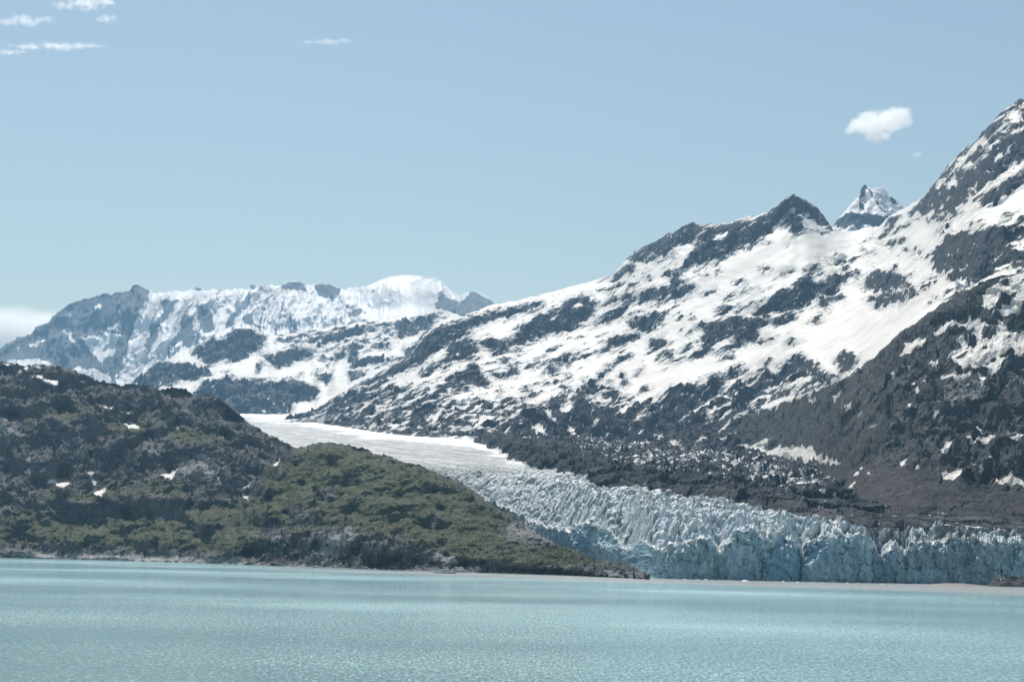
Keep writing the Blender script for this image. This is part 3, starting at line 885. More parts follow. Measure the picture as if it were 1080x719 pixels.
HD_SNOW = [[(23, 495), (32, 493), (32, 499)], [(49, 507), (60, 505), (70, 503), (75, 511), (66, 514)], [(98, 520), (112, 515), (107, 524)], [(89, 498), (101, 498), (98, 502)],
           [(169, 501), (187, 495), (180, 505)], [(131, 446), (139, 443), (148, 452), (136, 452)], [(127, 434), (138, 433), (137, 437)], [(104, 427), (119, 429), (118, 432)],
           [(252, 516), (265, 509), (262, 514)], [(257, 525), (264, 523), (261, 527)], [(288, 491), (295, 482), (293, 492)], [(2, 383), (12, 384), (8, 387)],
           [(42, 399), (52, 400), (62, 400), (60, 408), (52, 404)], [(31, 397), (45, 395), (44, 399)], [(84, 402), (92, 402), (90, 405)], [(35, 386), (43, 386), (42, 388)],
           [(0, 392), (4, 389), (3, 394)], [(97, 508), (103, 507), (100, 512)], [(17, 393), (23, 391), (21, 395)], [(24, 388), (29, 386), (28, 391)], [(185, 451), (188, 449), (188, 452)], [(220, 457), (225, 456), (223, 459)]]
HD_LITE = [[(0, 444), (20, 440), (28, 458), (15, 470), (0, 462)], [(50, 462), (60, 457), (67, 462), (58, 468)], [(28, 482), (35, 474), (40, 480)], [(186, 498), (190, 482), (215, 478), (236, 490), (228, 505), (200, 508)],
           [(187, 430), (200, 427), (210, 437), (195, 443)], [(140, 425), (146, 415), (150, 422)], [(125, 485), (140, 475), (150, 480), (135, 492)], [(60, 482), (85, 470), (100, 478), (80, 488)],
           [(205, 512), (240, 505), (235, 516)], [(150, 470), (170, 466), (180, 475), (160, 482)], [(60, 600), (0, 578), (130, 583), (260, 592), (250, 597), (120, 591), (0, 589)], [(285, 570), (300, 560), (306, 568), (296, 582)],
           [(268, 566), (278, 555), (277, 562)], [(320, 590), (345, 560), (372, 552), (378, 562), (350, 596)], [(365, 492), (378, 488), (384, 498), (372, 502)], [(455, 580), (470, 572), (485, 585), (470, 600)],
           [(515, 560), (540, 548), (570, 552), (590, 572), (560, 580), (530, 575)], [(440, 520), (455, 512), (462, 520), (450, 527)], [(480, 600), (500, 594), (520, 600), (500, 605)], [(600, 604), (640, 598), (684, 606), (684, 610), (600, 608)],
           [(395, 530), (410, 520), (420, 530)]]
HD_CLIFF = [[(115, 528), (150, 524), (185, 526), (200, 535), (190, 546), (140, 546), (118, 542)], [(38, 446), (55, 440), (70, 452), (62, 462), (45, 458)], [(0, 478), (25, 482), (35, 492), (10, 497), (0, 494)],
            [(60, 478), (80, 468), (95, 475), (88, 492), (65, 490)], [(108, 478), (125, 466), (135, 478), (118, 500), (110, 498)], [(228, 505), (260, 500), (262, 512), (240, 520)], [(65, 530), (90, 528), (110, 545), (85, 548)],
            [(300, 538), (325, 530), (340, 548), (315, 555)], [(330, 515), (350, 508), (360, 522), (342, 530)], [(440, 548), (460, 540), (475, 555), (455, 560)], [(10, 430), (40, 425), (50, 432), (20, 437)], [(30, 500), (45, 497), (48, 505), (34, 507)],
            [(200, 555), (220, 548), (230, 560), (210, 570)], [(155, 455), (172, 448), (180, 458), (165, 464)], [(250, 460), (268, 455), (280, 468), (262, 474)], [(385, 585), (410, 575), (425, 590), (395, 598)]]
HD_GREEN = [[(-120, 545), (0, 540), (40, 540), (75, 548), (110, 546), (180, 546), (225, 530), (262, 530), (280, 560), (262, 585), (200, 584), (130, 578), (0, 574), (-120, 570)],
            [(285, 490), (320, 470), (350, 465), (440, 488), (520, 535), (600, 580), (640, 596), (560, 602), (480, 596), (440, 575), (420, 560), (340, 555), (300, 560), (268, 540)],
            [(330, 548), (400, 538), (470, 545), (440, 560), (350, 562)], [(480, 580), (560, 572), (640, 592), (630, 602), (520, 602)], [(-40, 432), (60, 428), (150, 432), (130, 442), (20, 446)], [(40, 515), (80, 520), (130, 510), (125, 528), (60, 532)],
            [(110, 440), (160, 440), (240, 450), (220, 470), (150, 465), (120, 458)], [(130, 512), (190, 505), (200, 522), (140, 524)]]
HD_SPUR = [[(300, 480), (318, 470), (345, 462), (480, 500), (700, 600), (700, 640), (200, 640), (235, 575), (262, 530), (283, 497)]]


def hd_masks(px, py, P):
    shp = px.shape
    wx, wy = world_warp(P, 28.0)
    a = (px + wx * 5).ravel(); b = (py + wy * 3.5).ravel()
    sn = poly_mask((px + wx * 2).ravel(), (py + wy * 1.4).ravel(), HD_SNOW, 1.7)
    return (sn.reshape(shp), poly_mask(a, b, HD_LITE, 7).reshape(shp), poly_mask(a, b, HD_CLIFF, 4).reshape(shp), poly_mask(a, b, HD_GREEN, 14).reshape(shp))


HEAD = {}


def build_headland():
    cols = np.concatenate([np.arange(-120, -10, 2.0), np.arange(-10, 686, .95)])
    def dfoot(c): return water_depth(c, HD_SHORE(c))
    def weight(px, py, P):
        sn, li, cl, gr = hd_masks(px, py, P)
        n = fbm(P[..., 0] / 75, P[..., 1] / 140, P[..., 2] / 34, 5, gain=.6)
        n2 = fbm(P[..., 0] / 22, P[..., 1] / 40, P[..., 2] / 11, 4, gain=.6)
        return np.exp(2.6 * n + 1.15 * n2) * (1 - .88 * sstep(.3, .7, cl)) * (1 + .5 * gr) * (1 + .6 * li) * (1 + 2.0 * sn)
    px, py, D = slope_surface(cols, 270, HD_SHORE, HD_CREST, dfoot, HD_DC, weight, (3, 4), wide=41, gain=1.5, jag=1.3)
    t = np.linspace(0, 1, 270)[:, None]
    spur = poly_mask(px.ravel(), py.ravel(), HD_SPUR, 9).reshape(px.shape)
    D = D - spur * 90 * sstep(0, .25, t) * (1 - sstep(.9, 1, t))
    P = at(px, py, D)
    sn, li, cl, gr = hd_masks(px, py, P)
    fade = sstep(0, .05, t) * (1 - .65 * sstep(.95, 1, t))
    r = ridged(P[..., 0] / 42, P[..., 1] / 42, P[..., 2] / 30, 6, gain=.6)
    n = fbm(P[..., 0] / 16, P[..., 1] / 16, P[..., 2] / 12, 4)
    P[..., 2] += fade * (1 - .6 * sn) * ((r - .4) * 5 + n * 1.2 + crags(P, 15.0, 10, .6, .3) * (1 - .82 * gr) * (1 - .85 * sn))
    P[..., 1] -= (1 - t) ** 4 * 3 * n + fade * (r - .4) * 6
    # flat ledges carry plants, steep steps stay bare
    gz = np.gradient(P[..., 2], axis=0); gy = np.gradient(P[..., 1], axis=0)
    flat = sstep(.2, 1.3, blur(blur(gy / (np.abs(gz) + .05), 5, 0), 5, 1))
    low = sstep(260, 60, P[..., 2])
    green = np.clip(gr * .62 + flat * .34 + low * .10 - .16 - cl * .5 - li * .45, 0, 1) * (1 - np.exp(-np.maximum(P[..., 2] - 2, 0) / 6))
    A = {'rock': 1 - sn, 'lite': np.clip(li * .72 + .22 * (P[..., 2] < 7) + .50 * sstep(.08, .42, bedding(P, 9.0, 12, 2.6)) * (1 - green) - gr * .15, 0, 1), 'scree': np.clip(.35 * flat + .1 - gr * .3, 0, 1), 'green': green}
    HEAD.update(P=P.copy(), green=green, rock=1 - sn)
    P, A = back_and_skirt(P, A, back_len=500, skirt=(0, -2, -4), slope=.55)
    mt = mountain_mat('headland_rock', 1.55, (.028, .030, .031), (.29, .28, .262), edge=.30, slant=8, bump_k=.55,
                      veg=((.055, .064, .032), (.105, .116, .055), (.085, .085, .056)), bare=(.07, .07, .06))
    o = surface_obj('headland', P, A, mt, smooth=False)
    tag(o, 'dark rocky headland with mossy green ledges sloping down to the water', kind='structure')


# ================================================================== GLACIER
GL_SHORE = line([(480, 604), (690, 609.5), (780, 611.5), (900, 614), (1030, 616.5), (1080, 617.5), (1190, 620)])
GL_TOP = line([(225, 478), (300, 484), (400, 494), (440, 499), (480, 510), (520, 529), (560, 549), (590, 560), (600, 557), (612, 553), (625, 549), (640, 556), (652, 570), (660, 577), (667, 577), (675, 572), (690, 577), (705, 574), (720, 572), (740, 568), (752, 572),
               (757, 578), (764, 570), (775, 560), (790, 556), (803, 559), (812, 560), (830, 566), (838, 572), (845, 580), (852, 572), (865, 567), (880, 558), (890, 562), (900, 567), (915, 560), (922, 572),
               (927, 584), (935, 578), (945, 574), (955, 584), (962, 574), (975, 570), (1000, 567), (1030, 566), (1060, 570), (1080, 569), (1190, 572)])
ICE_EDGE = line([(230, 430), (290, 437), (340, 444), (400, 456), (480, 460), (500, 464), (515, 471), (535, 482), (560, 493), (600, 505), (640, 513), (700, 521), (760, 528), (800, 536), (850, 546), (880, 552), (920, 560), (950, 563),
                 (975, 563), (1000, 566), (1190, 572)])


def ice_mat(name, cliff):
    mt, nt = new_mat(name)
    B = NB(nt)
    co = B.coord()
    n1 = B.noise(co, 1 / 9.0, 6, .62)
    nv = B.noise(B.mapping(co, scale=(1, 1, .36)), 1 / 6.0, 6, .70)
    nb = B.noise(B.mapping(co, rot=(0, R(8), 0), scale=(.22, .3, 1.4)), 1 / 3.0, 5, .6)
    n3 = B.noise(co, 1 / 60.0, 4, .5)
    nf = B.noise(co, 1 / 2.2, 4, .65)
    if cliff:
        wp = B.n('ShaderNodeVectorMath', operation='ADD')
        nz = B.n('ShaderNodeTexNoise'); B.put(nz.inputs['Vector'], co); nz.inputs['Scale'].default_value = 1 / 14.0; nz.inputs['Detail'].default_value = 5
        sc_ = B.n('ShaderNodeVectorMath', operation='SCALE'); B.put(sc_.inputs[0], nz.outputs['Color']); sc_.inputs['Scale'].default_value = 16.0
        B.put(wp.inputs[0], co); B.put(wp.inputs[1], sc_.outputs[0])
        crack = B.voro(B.mapping(wp.outputs[0], rot=(0, R(14), 0), scale=(1, .2, .55)), 1 / 21.0, 'DISTANCE_TO_EDGE')
        crack = B.math('MULTIPLY', B.range(crack, .0, .035, 1, 0), B.range(B.noise(co, 1 / 25.0, 3, .5), .48, .58))
        col = B.mix(B.range(nv, .36, .64), (.22, .385, .45), (.53, .70, .74))
        col = B.mix(B.range(n3, .42, .66), col, (.25, .45, .57))
        col = B.mix(B.range(nb, .60, .70, 0, .5), col, (.16, .25, .31))
        col = B.mix(B.math('MULTIPLY', crack, .85), col, (.04, .07, .09))
    else:
        col = B.mix(B.range(n1, .32, .66), (.36, .49, .54), (.66, .71, .72))
        far_ = B.mix(B.range(B.noise(B.mapping(co, scale=(1, .5, 1)), 1 / 24.0, 6, .7), .42, .6), (.26, .275, .28), (.56, .56, .55))
        col = B.mix(B.attr('lay'), far_, col)
    geo = B.n('ShaderNodeNewGeometry')
    sep = B.n('ShaderNodeSeparateXYZ'); B.put(sep.inputs[0], geo.outputs['True Normal'])
    lying = B.range(sep.outputs['Z'], .35, .85, 0, .45 if cliff else .42)
    frost = B.math('ADD', B.math('ADD', B.attr('frost'), B.math('MULTIPLY', lying, B.attr('lay'))), B.math('MULTIPLY', B.math('SUBTRACT', n1, .5), .8))
    col = B.mix(B.range(frost, .4, .7), col, (.82, .83, .81))
    dirt = B.math('ADD', B.attr('dirt'), B.math('ADD', B.math('MULTIPLY', B.math('SUBTRACT', nv, .5), 1.1), B.math('MULTIPLY', B.math('SUBTRACT', nf, .5), .7)))
    col = B.mix(B.range(dirt, .45, .8, 0, .8), col, (.10, .115, .125))
    h = B.math('ADD', B.math('MULTIPLY', nv if cliff else n1, 1.0), B.math('MULTIPLY', nf, .45))
    B.out(col, .6, B.bump(h, 2.6 if cliff else 3.4, .8), .35)
    return mt


def moraine_mat():
    mt, nt = new_mat('moraine_rubble')
    B = NB(nt)
    co = B.coord()
    n1 = B.noise(co, 1 / 42.0, 6, .68)
    n2 = B.noise(co, 1 / 9.0, 6, .74)
    fl = B.noise(B.mapping(co, rot=(0, 0, R(-16)), scale=(1, .34, 1)), 1 / 11.0, 6, .65)
    col = B.mix(B.range(n2, .46, .66), (.012, .015, .020), (.088, .092, .097))
    col = B.mix(B.range(n1, .52, .66, 0, .75), col, (.115, .112, .11))
    sn = B.math('ADD', B.attr('frost'), B.math('ADD', B.math('MULTIPLY', B.math('SUBTRACT', fl, .5), 2.3), B.math('MULTIPLY', B.math('SUBTRACT', n2, .5), .35)))
    sm = B.range(sn, .5, .62)
    col = B.mix(sm, col, (.80, .79, .77))
    icy = B.math('ADD', B.attr('ice'), B.math('MULTIPLY', B.math('SUBTRACT', n2, .5), 1.5))
    col = B.mix(B.range(icy, .5, .68), col, (.55, .64, .67))
    B.out(col, .9, B.bump(B.math('ADD', n2, n1), 3.2, .8), .2)
    return mt


def build_glacier():
    ncol0 = np.concatenate([np.arange(225, 540, 1.3), np.arange(540, 1100, .85), np.arange(1100, 1190, 3.0)])
    shore_d = np.where(ncol0 > 690, water_depth(ncol0, GL_SHORE(ncol0)), np.interp(ncol0, [225, 300, 400, 480, 520, 560, 600, 640, 660, 678, 690], [3300, 3000, 2480, 2290, 2150, 2020, 1880, 1735, 1645, 1540, 1465]))
    shore_d = np.convolve(np.pad(shore_d, 6, mode='edge'), np.ones(13) / 13, 'valid')
    # azimuth of every column, taken along the shore line
    base = at(ncol0, GL_SHORE(ncol0), shore_d)
    az = base[:, 0] / base[:, 1]
    recess = np.interp(ncol0, [640, 655, 665, 678, 700, 740, 757, 770, 835, 845, 855, 915, 924, 936, 955, 965, 1000, 1080], [0, 5, 14, 3, 0, 0, 9, 0, 0, 10, 0, 0, 16, 12, 18, 8, 5, 0])
    d_face = shore_d + recess
    tops = at(ncol0, GL_TOP(ncol0), d_face)[:, 2]
    xt = az * d_face
    tops = np.clip(tops, 12, 400)
    tops_even = tops.copy()
    tops = tops + (ridged(xt / 21, xt * 0, xt * 0 + 4, 4) - .42) * 8 + fbm(xt / 6, xt * 0, xt * 0 + 8, 4) * 4.5
    # --- the cliff, from below the water to its brink
    NV = 92
    s = np.linspace(0, 1, NV)[:, None]
    z = -3 + (tops[None, :] + 3) * s
    X = np.repeat((az * d_face)[None, :], NV, 0)
    col_n = fbm(X / 16, z / 40, X * 0 + 2, 5, gain=.62)
    col_r = ridged(X / 34 + .35 * fbm(X / 30, z / 24, X * 0 + 6, 3), z / 60, X * 0 + 7, 4)
    chip = fbm(X / 7, z / 9, X * 0, 4)
    slab, slab2, sid, sdx, _ = voronoi(X / 19 + .5 * fbm(X / 22, z / 30, X * 0 + 1, 4), z / 70 + 1.3)
    up = sstep(.15, .8, s)
    chunk, chunk2, kid, kdx, kdy = voronoi(X / 15 + .6 * col_n, z / 17 + .5 * chip + .4 * col_n)
    out_ = ((kid / 255.0) - .5) * 6.5 + kdy * 3 + col_n * (3.5 + 6.0 * up) + (col_r - .4) * (5 + 11.0 * up) + chip * 1.6 + ridged(X / 10 + .5 * chip, z / 20, X * 0 + 3, 4) * (1.5 + 3.0 * up) - sstep(.03, .0, slab2 - slab) * 1.2
    D = d_face[None, :] + 12.0 * s ** 3 - out_ * (1 - .5 * sstep(.0, .1, 1 - s) * 0)
    Pc = np.stack([az[None, :] * D, D, z], -1)
    A_c = {}
    px_c = np.repeat(ncol0[None, :], NV, 0)
    dirt = np.interp(px_c, [560, 700, 830, 900, 925, 960, 1040, 1075, 1190], [.20, .20, .26, .24, .46, .50, .52, .42, .42]) + .14 * fbm(X / 60, z / 60, X * 0, 3)
    frost = .26 * sstep(.25, .95, s + .3 * fbm(X / 30, z / 60, X * 0 + 2, 3)) + sstep(.86, 1.0, s + .22 * fbm(X / 14, z / 14, X * 0 + 5, 3)) * .35 + 0 * px_c
    # --- the ice behind the brink
    steps = np.concatenate([np.linspace(0, 60, 34)[1:], np.arange(62, 520, 2.9), np.geomspace(524, 4700, 230) ])
    e = steps[:, None]
    Dg = (d_face + 12)[None, :] + (D[-1] - d_face - 12)[None, :] * np.exp(-e / 12.0) + e
    Xg = az[None, :] * Dg
    plane = 50 + .116 * (Dg - 1440)
    ze = tops_even[None, :]
    over = np.maximum(ze - (50 + .116 * (d_face[None, :] - 1440)), 0)
    zb = np.minimum(plane + over * np.exp(-e / 60.0), ze + e * .42)
    zb = zb + (tops[None, :] - ze) * np.exp(-e / 9.0)
    # crevassed blocks, fading up the glacier
    amp = np.interp(Dg, [1400, 1700, 2100, 2500, 2700], [1.35, 1.05, .55, .14, .0])
    wxx = fbm(Xg / 30, Dg / 40, Xg * 0, 4) * .7; wyy = fbm(Xg / 30 + 9, Dg / 40, Xg * 0 + 4, 4) * .7
    f1, f2, cid, dx, dy = voronoi((Xg + .25 * Dg) / 13 + wxx, (Dg - .35 * Xg) / 16 + wyy)
    g1, g2, gid, gx, gy = voronoi((Xg - .2 * Dg) / 8 + wxx * 2 + 50, Dg / 9.5 + wyy * 2)
    big = sstep(.0, .30, f2 - f1) * (.45 + .55 * cid / 255.0) + dy * .45 * ((cid % 7) / 6.0 - .2) + dx * .5 * ((cid % 5) / 4.0 - .5)
    sml = sstep(.0, .3, g2 - g1) * (.3 + .7 * gid / 255.0) + gx * .4 * ((gid % 5) / 4.0 - .5)
    rd = ridged(Xg / 70, Dg / 90, Xg * 0 + 3, 3)
    ser = (big - .45) * 9 + dx * 6 * ((cid % 3) - .7) - dy * 4 + (sml - .4) * 3.0 + (rd - .4) * 6 + fbm(Xg / 5, Dg / 8, Xg * 0 + 2, 3) * 2.4
    front = sstep(0, 14, e)
    # position over the picture decides which of the surface is rubble
    P_flat = np.stack([Xg, Dg, zb], -1)
    qx, qy = project(P_flat)
    wob = fbm(Xg / 70, Dg / 220, Xg * 0, 4) * 5
    deb = sstep(-2.5, 2.5, ICE_EDGE(qx) - qy + wob)
    deb = deb * sstep(430, 500, qx) * sstep(14, 34, e + 8 * fbm(Xg / 12, Dg / 12, Xg * 0 + 4, 3))
    hum = ridged(Xg / 55, Dg / 90, Xg * 0 + 9, 6, gain=.6)
    hum2 = fbm(Xg / 16, Dg / 24, Xg * 0 + 1, 5, gain=.62)
    long_ = ridged((Xg * .9 + Dg * .42) / 34, (Dg * .9 - Xg * .42) / 260, Xg * 0 + 5, 4)
    zd = deb * (2 + (long_ - .35) * 20 + (hum - .35) * 9 + hum2 * 2.6) * np.interp(Dg, [1480, 1620, 1800, 2500], [.06, .2, .5, 1.0])
    m1, m2, mid, mdx, mdy = voronoi((Xg * .95 + Dg * .3) / 46 + hum2 * .5, (Dg * .95 - Xg * .3) / 95 + hum2 * .4)
    zd = zd + deb * ((mid / 255.0 - .45) * 11 + mdx * 16 * (((mid * 7) % 11) / 10.0 - .5) - mdy * 8 - 5 * sstep(.1, 0, m2 - m1)) * np.interp(Dg, [1480, 1620, 1800], [.0, .35, 1.0])
    rim = np.exp(-((ICE_EDGE(qx) - qy - 9) / 7.0) ** 2)
    zd = zd + deb * rim * 13 * np.interp(Dg, [1480, 1620, 1800], [.0, .3, 1.0])
    zg = zb + (1 - deb) * ser * amp * front + zd * front
    Pg = np.stack([Xg, Dg, zg], -1)
    # --- attributes
    edge_d = qy - ICE_EDGE(qx)
    upper = sstep(15, 1, edge_d + fbm(Xg / 120, Dg / 300, Xg * 0, 4) * 7) * sstep(2000, 3300, Dg)
    frost_g = np.clip(.30 - .30 * np.exp(-e / 90.0) + .5 * sstep(.3, .9, big) * .4 + upper * .62 - .20 * sstep(1800, 3000, Dg) + .1 * fbm(Xg / 90, Dg / 90, Xg * 0, 3), 0, 1)
    dirt_dark_g = .30 * ((cid % 13) / 12.0 - .5) * amp + .16 * ((gid % 9) / 8.0 - .5) * amp + np.interp(qx, [280, 500, 700, 830, 920, 960, 1190], [.20, .26, .16, .26, .46, .48, .46]) + .42 * sstep(.14, 0, f2 - f1) * amp + .2 * sstep(.12, 0, g2 - g1) * amp + sstep(1800, 2700, Dg) * .44 - upper * .34 + .34 * fbm((Xg * .9 + Dg * .42) / 22, (Dg * .9 - Xg * .42) / 260, Xg * 0 + 6, 4) + .25 * sstep(14, 0, edge_d) * sstep(560, 640, qx)  # dirt, plus a darker tone along the gaps between blocks
    flow = fbm((Xg * .9 + Dg * .42) / 26, (Dg * .9 - Xg * .42) / 210, Xg * 0 + 2, 4)
    sn_d = .17 + .25 * poly_mask(qx.ravel(), qy.ravel(), [[(600, 458), (680, 466), (800, 478), (880, 505), (840, 515), (760, 512), (680, 500), (640, 482)]], 18).reshape(qx.shape) + .30 * flow
    sn_d -= .22 * poly_mask(qx.ravel(), qy.ravel(), [[(500, 463), (570, 468), (640, 500), (760, 520), (850, 545), (800, 536), (640, 512), (560, 492)]], 8).reshape(qx.shape)
    ice_d = .08 + sstep(16, 2, -edge_d) * .40 * sstep(620, 700, qx) * 0 + .10 * sstep(12, 0, -edge_d)
    # --- stitch and split into parts
    P = np.concatenate([Pc, Pg], 0)
    nr, nc, _ = P.shape
    full = lambda a, b: np.concatenate([a, b], 0)
    frost_a = full(frost, np.where(deb > .5, np.clip(sn_d + .12 * sstep(.5, .75, hum), 0, 1), frost_g))
    dirt_dark_a = full(dirt, dirt_dark_g)
    lay_a = full(np.ones_like(dirt), np.clip(amp, 0, 1) * np.ones_like(dirt_dark_g))
    ice_a = full(np.zeros_like(dirt), ice_d)
    deb_a = full(np.zeros_like(dirt), deb)
    Fq = grid_faces(nr, nc)
    row = np.repeat(np.arange(nr - 1), nc - 1)
    dm = deb_a.ravel()[Fq].mean(1) > .5
    root = empty('glacier', (float(base[len(base) // 2, 0]), float(base[len(base) // 2, 1]), 0.0))
    tag(root, 'blue-white tidewater glacier flowing down to a broken ice cliff at the water', 'glacier')
    off = np.array(root.location)
    def part(name, sel, mat, smooth):
        f = Fq[sel]
        used, inv = np.unique(f.ravel(), return_inverse=True)
        o = mesh_obj(name, P.reshape(-1, 3)[used] - off, inv.reshape(-1, 4), mat, parent=root, smooth=smooth,
                     attrs={'frost': frost_a.ravel()[used], 'dirt': dirt_dark_a.ravel()[used], 'ice': ice_a.ravel()[used], 'lay': lay_a.ravel()[used]})
        return o
    c = part('ice_cliff', row < NV - 1, ice_mat('cliff_ice', True), False)
    tag(c, 'steep blue wall of ice with dark cracks standing in the water')
    g = part('ice_field', (row >= NV - 1) & ~dm, ice_mat('crevassed_ice', False), False)
    tag(g, 'white crevassed ice with jagged towers behind the cliff')
    d = part('moraine', (row >= NV - 1) & dm, moraine_mat(), False)
    tag(d, 'dark rubble-covered ice with white streaks along the mountain foot')


# ================================================================== WATER
def build_water():
    xs = np.array([-9000, -3000, -1500, -700, 0, 700, 1500, 3000, 9000.0])
    ys = np.array([-280, 0, 250, 600, 1000, 1400, 1800, 2300, 5000, 13300.0])
    X, Y = np.meshgrid(xs, ys)
    V = np.stack([X, Y, X * 0], -1).reshape(-1, 3)
    mt, nt = new_mat('glacial_water')
    B = NB(nt)
    co = B.coord()
    sep = B.n('ShaderNodeSeparateXYZ'); B.put(sep.inputs[0], co)
    # milky band of meltwater lying along the far shore: its seaward edge is a line across the fjord
    edge = B.math('ADD', B.math('MULTIPLY', sep.outputs['X'], -.60), 1260.0)
    wav = B.noise(B.mapping(co, scale=(.25, 1, 1)), 1 / 90.0, 4, .5)
    dist = B.math('ADD', B.math('SUBTRACT', sep.outputs['Y'], edge), B.math('MULTIPLY', B.math('SUBTRACT', wav, .5), 160.0))
    silt = B.range(dist, -60, 90)
    east = B.range(sep.outputs['X'], -420, 60, .0, 1.0)
    silt = B.math('MULTIPLY', silt, east)
    big = B.noise(B.mapping(co, scale=(.18, 1, 1)), 1 / 120.0, 5, .55)
    col = B.mix(B.range(big, .35, .65), (.275, .475, .50), (.335, .54, .56))
    col = B.mix(silt, col, (.47, .48, .46))
    w1 = B.noise(B.mapping(co, scale=(1, .2, 1), rot=(0, 0, R(3))), 1 / 5.0, 8, .6)
    w2 = B.noise(B.mapping(co, scale=(1, .22, 1), rot=(0, 0, R(-9))), 1 / 1.4, 7, .72)
    hgt = B.math('ADD', B.math('MULTIPLY', w1, 1.7), B.math('MULTIPLY', w2, 1.2))
    st = B.math('SUBTRACT', 1.0, B.math('MULTIPLY', silt, .3))
    bmp = B.bump(hgt, 1.0, st)
    p1 = B.noise(B.mapping(co, scale=(1, .2, 1), rot=(0, 0, R(2))), 1 / .6, 9, .84, .6)
    p2 = B.noise(B.mapping(co, scale=(.35, .5, 1)), 1 / 160.0, 3, .5)
    gl = B.range(B.math('ADD', p1, B.math('MULTIPLY', B.math('SUBTRACT', p2, .5),   .40)), .495, .635)
    rough = B.math('ADD', .07, B.math('MULTIPLY', B.math('MULTIPLY', gl, .68), B.math('SUBTRACT', 1.0, silt)))
    B.out(col, B.math('ADD', rough, B.math('MULTIPLY', silt, .12)), bmp, .5)
    o = mesh_obj('water', V, grid_faces(len(ys), len(xs)), mt)
    tag(o, 'rippled milky turquoise fjord water', kind='structure')


# ================================================================== SMALL THINGS
def rock_mesh(seed, sub=3, squash=.65, rough=.45):
    bm = bmesh.new()
    bmesh.ops.create_icosphere(bm, subdivisions=sub, radius=1.0)
    V = np.array([v.co for v in bm.verts])
    n = fbm(V[:, 0] * 1.1 + seed * 7.1, V[:, 1] * 1.1, V[:, 2] * 1.1, 4, gain=.55)
    c = np.abs(perlin(V[:, 0] * 1.9 + seed, V[:, 1] * 1.9 + 4, V[:, 2] * 1.9))
    k = 1 + rough * n - .35 * c
    # chip flat facets off
    rs = np.random.RandomState(seed)
    V = V * k[:, None]
    for _ in range(9):
        d = rs.normal(size=3); d /= np.linalg.norm(d)
        lim = rs.uniform(.55, .8)
        over = np.maximum(V @ d - lim, 0)
        V = V - over[:, None] * d * .9
    V[:, 2] *= squash
    for v, c_ in zip(bm.verts, V): v.co = c_
    return bm


def build_boulders():
    mt = simple_mat('shore_boulder', (.13, .125, .12), (.36, .33, .30), .8, .85, .25)
    protos = []
    for k in range(5):
        o = bm_obj('shore_boulder', rock_mesh(k + 1, 2, .6, .5), mt)
        protos.append(o)
    P = HEAD['P']
    rs = np.random.RandomState(5)
    cols = np.nonzero((P[0, :, 0] / P[0, :, 1] > -.37))[0]
    n = 84
    xs = np.sort(rs.uniform(-2, 684, n))
    for i in range(n):
        px = xs[i]
        py = HD_SHORE(px) - rs.uniform(-.6, 3.5)
        D = float(water_depth(px, HD_SHORE(px))) + rs.uniform(-2, 5)
        p = at(px, HD_SHORE(px), D)
        sz = rs.uniform(1.3, 4.6) * (1.25 if rs.rand() < .2 else 1)
        if i < 5: o = protos[i]
        else:
            o = protos[i % 5].copy(); COL.objects.link(o)
        o.location = (p[0], D, sz * rs.uniform(-.05, .28))
        o.rotation_euler = (rs.uniform(-.25, .25), rs.uniform(-.25, .25), rs.uniform(0, 6.28))
        o.scale = (sz * rs.uniform(.8, 1.5), sz * rs.uniform(.8, 1.2), sz)
        tag(o, 'pale angular boulder at the waterline along the foot of the headland', 'boulder', 'boulders along the headland shore')


def build_floes():
    mt = simple_mat('floe_ice', (.70, .76, .78), (.86, .87, .86), .7, .5, .1)
    spots = [(698, 610.2, 3.2), (712, 610.8, 2.2), (722, 611, 4.0), (735, 611, 2.6), (744, 611.3, 3.4), (786, 612.4, 4.6), (806, 612.8, 2.0), (826, 613, 2.4), (842, 613.6, 2.2), (868, 614, 1.8), (893, 614.6, 2.2), (905, 614.8, 1.7), (662, 609.6, 1.8),
             (931, 615.4, 2.0)]
    bases = [bm_obj('ice_floe', rock_mesh(40 + k, 2, .32, .5), mt) for k in range(3)]
    rs = np.random.RandomState(3)
    for i, (px, py, sz) in enumerate(spots):
        o = bases[i] if i < 3 else bases[i % 3].copy()
        if i >= 3: COL.objects.link(o)
        D = float(water_depth(px, py)) - 6
        p = at(px, py, D)
        o.location = (p[0], D, .1)
        o.rotation_euler = (0, 0, rs.uniform(0, 6.28))
        o.scale = (sz, sz * .7, sz * .8)
        lab = 'small white ice floe drifting below the glacier cliff'
        if i == 5: lab = 'largest white ice floe below the middle of the glacier cliff'
        tag(o, lab, 'ice floe', 'ice floes below the glacier cliff')
    # two brash pieces close to the ship
    for (px, py, sz, lab) in ((755, 711.5, .85, 'white scrap of ice floating in the near water, farther from the frame corner'), (783, 716.5, .65, 'smaller white scrap of ice floating at the lowest edge of the water')):
        o = bases[1].copy(); COL.objects.link(o)
        D = float(water_depth(px, py))
        p = at(px, py, D)
        o.location = (p[0], D, 0)
        o.scale = (sz, sz * .6, sz * .5)
        tag(o, lab, 'ice floe')


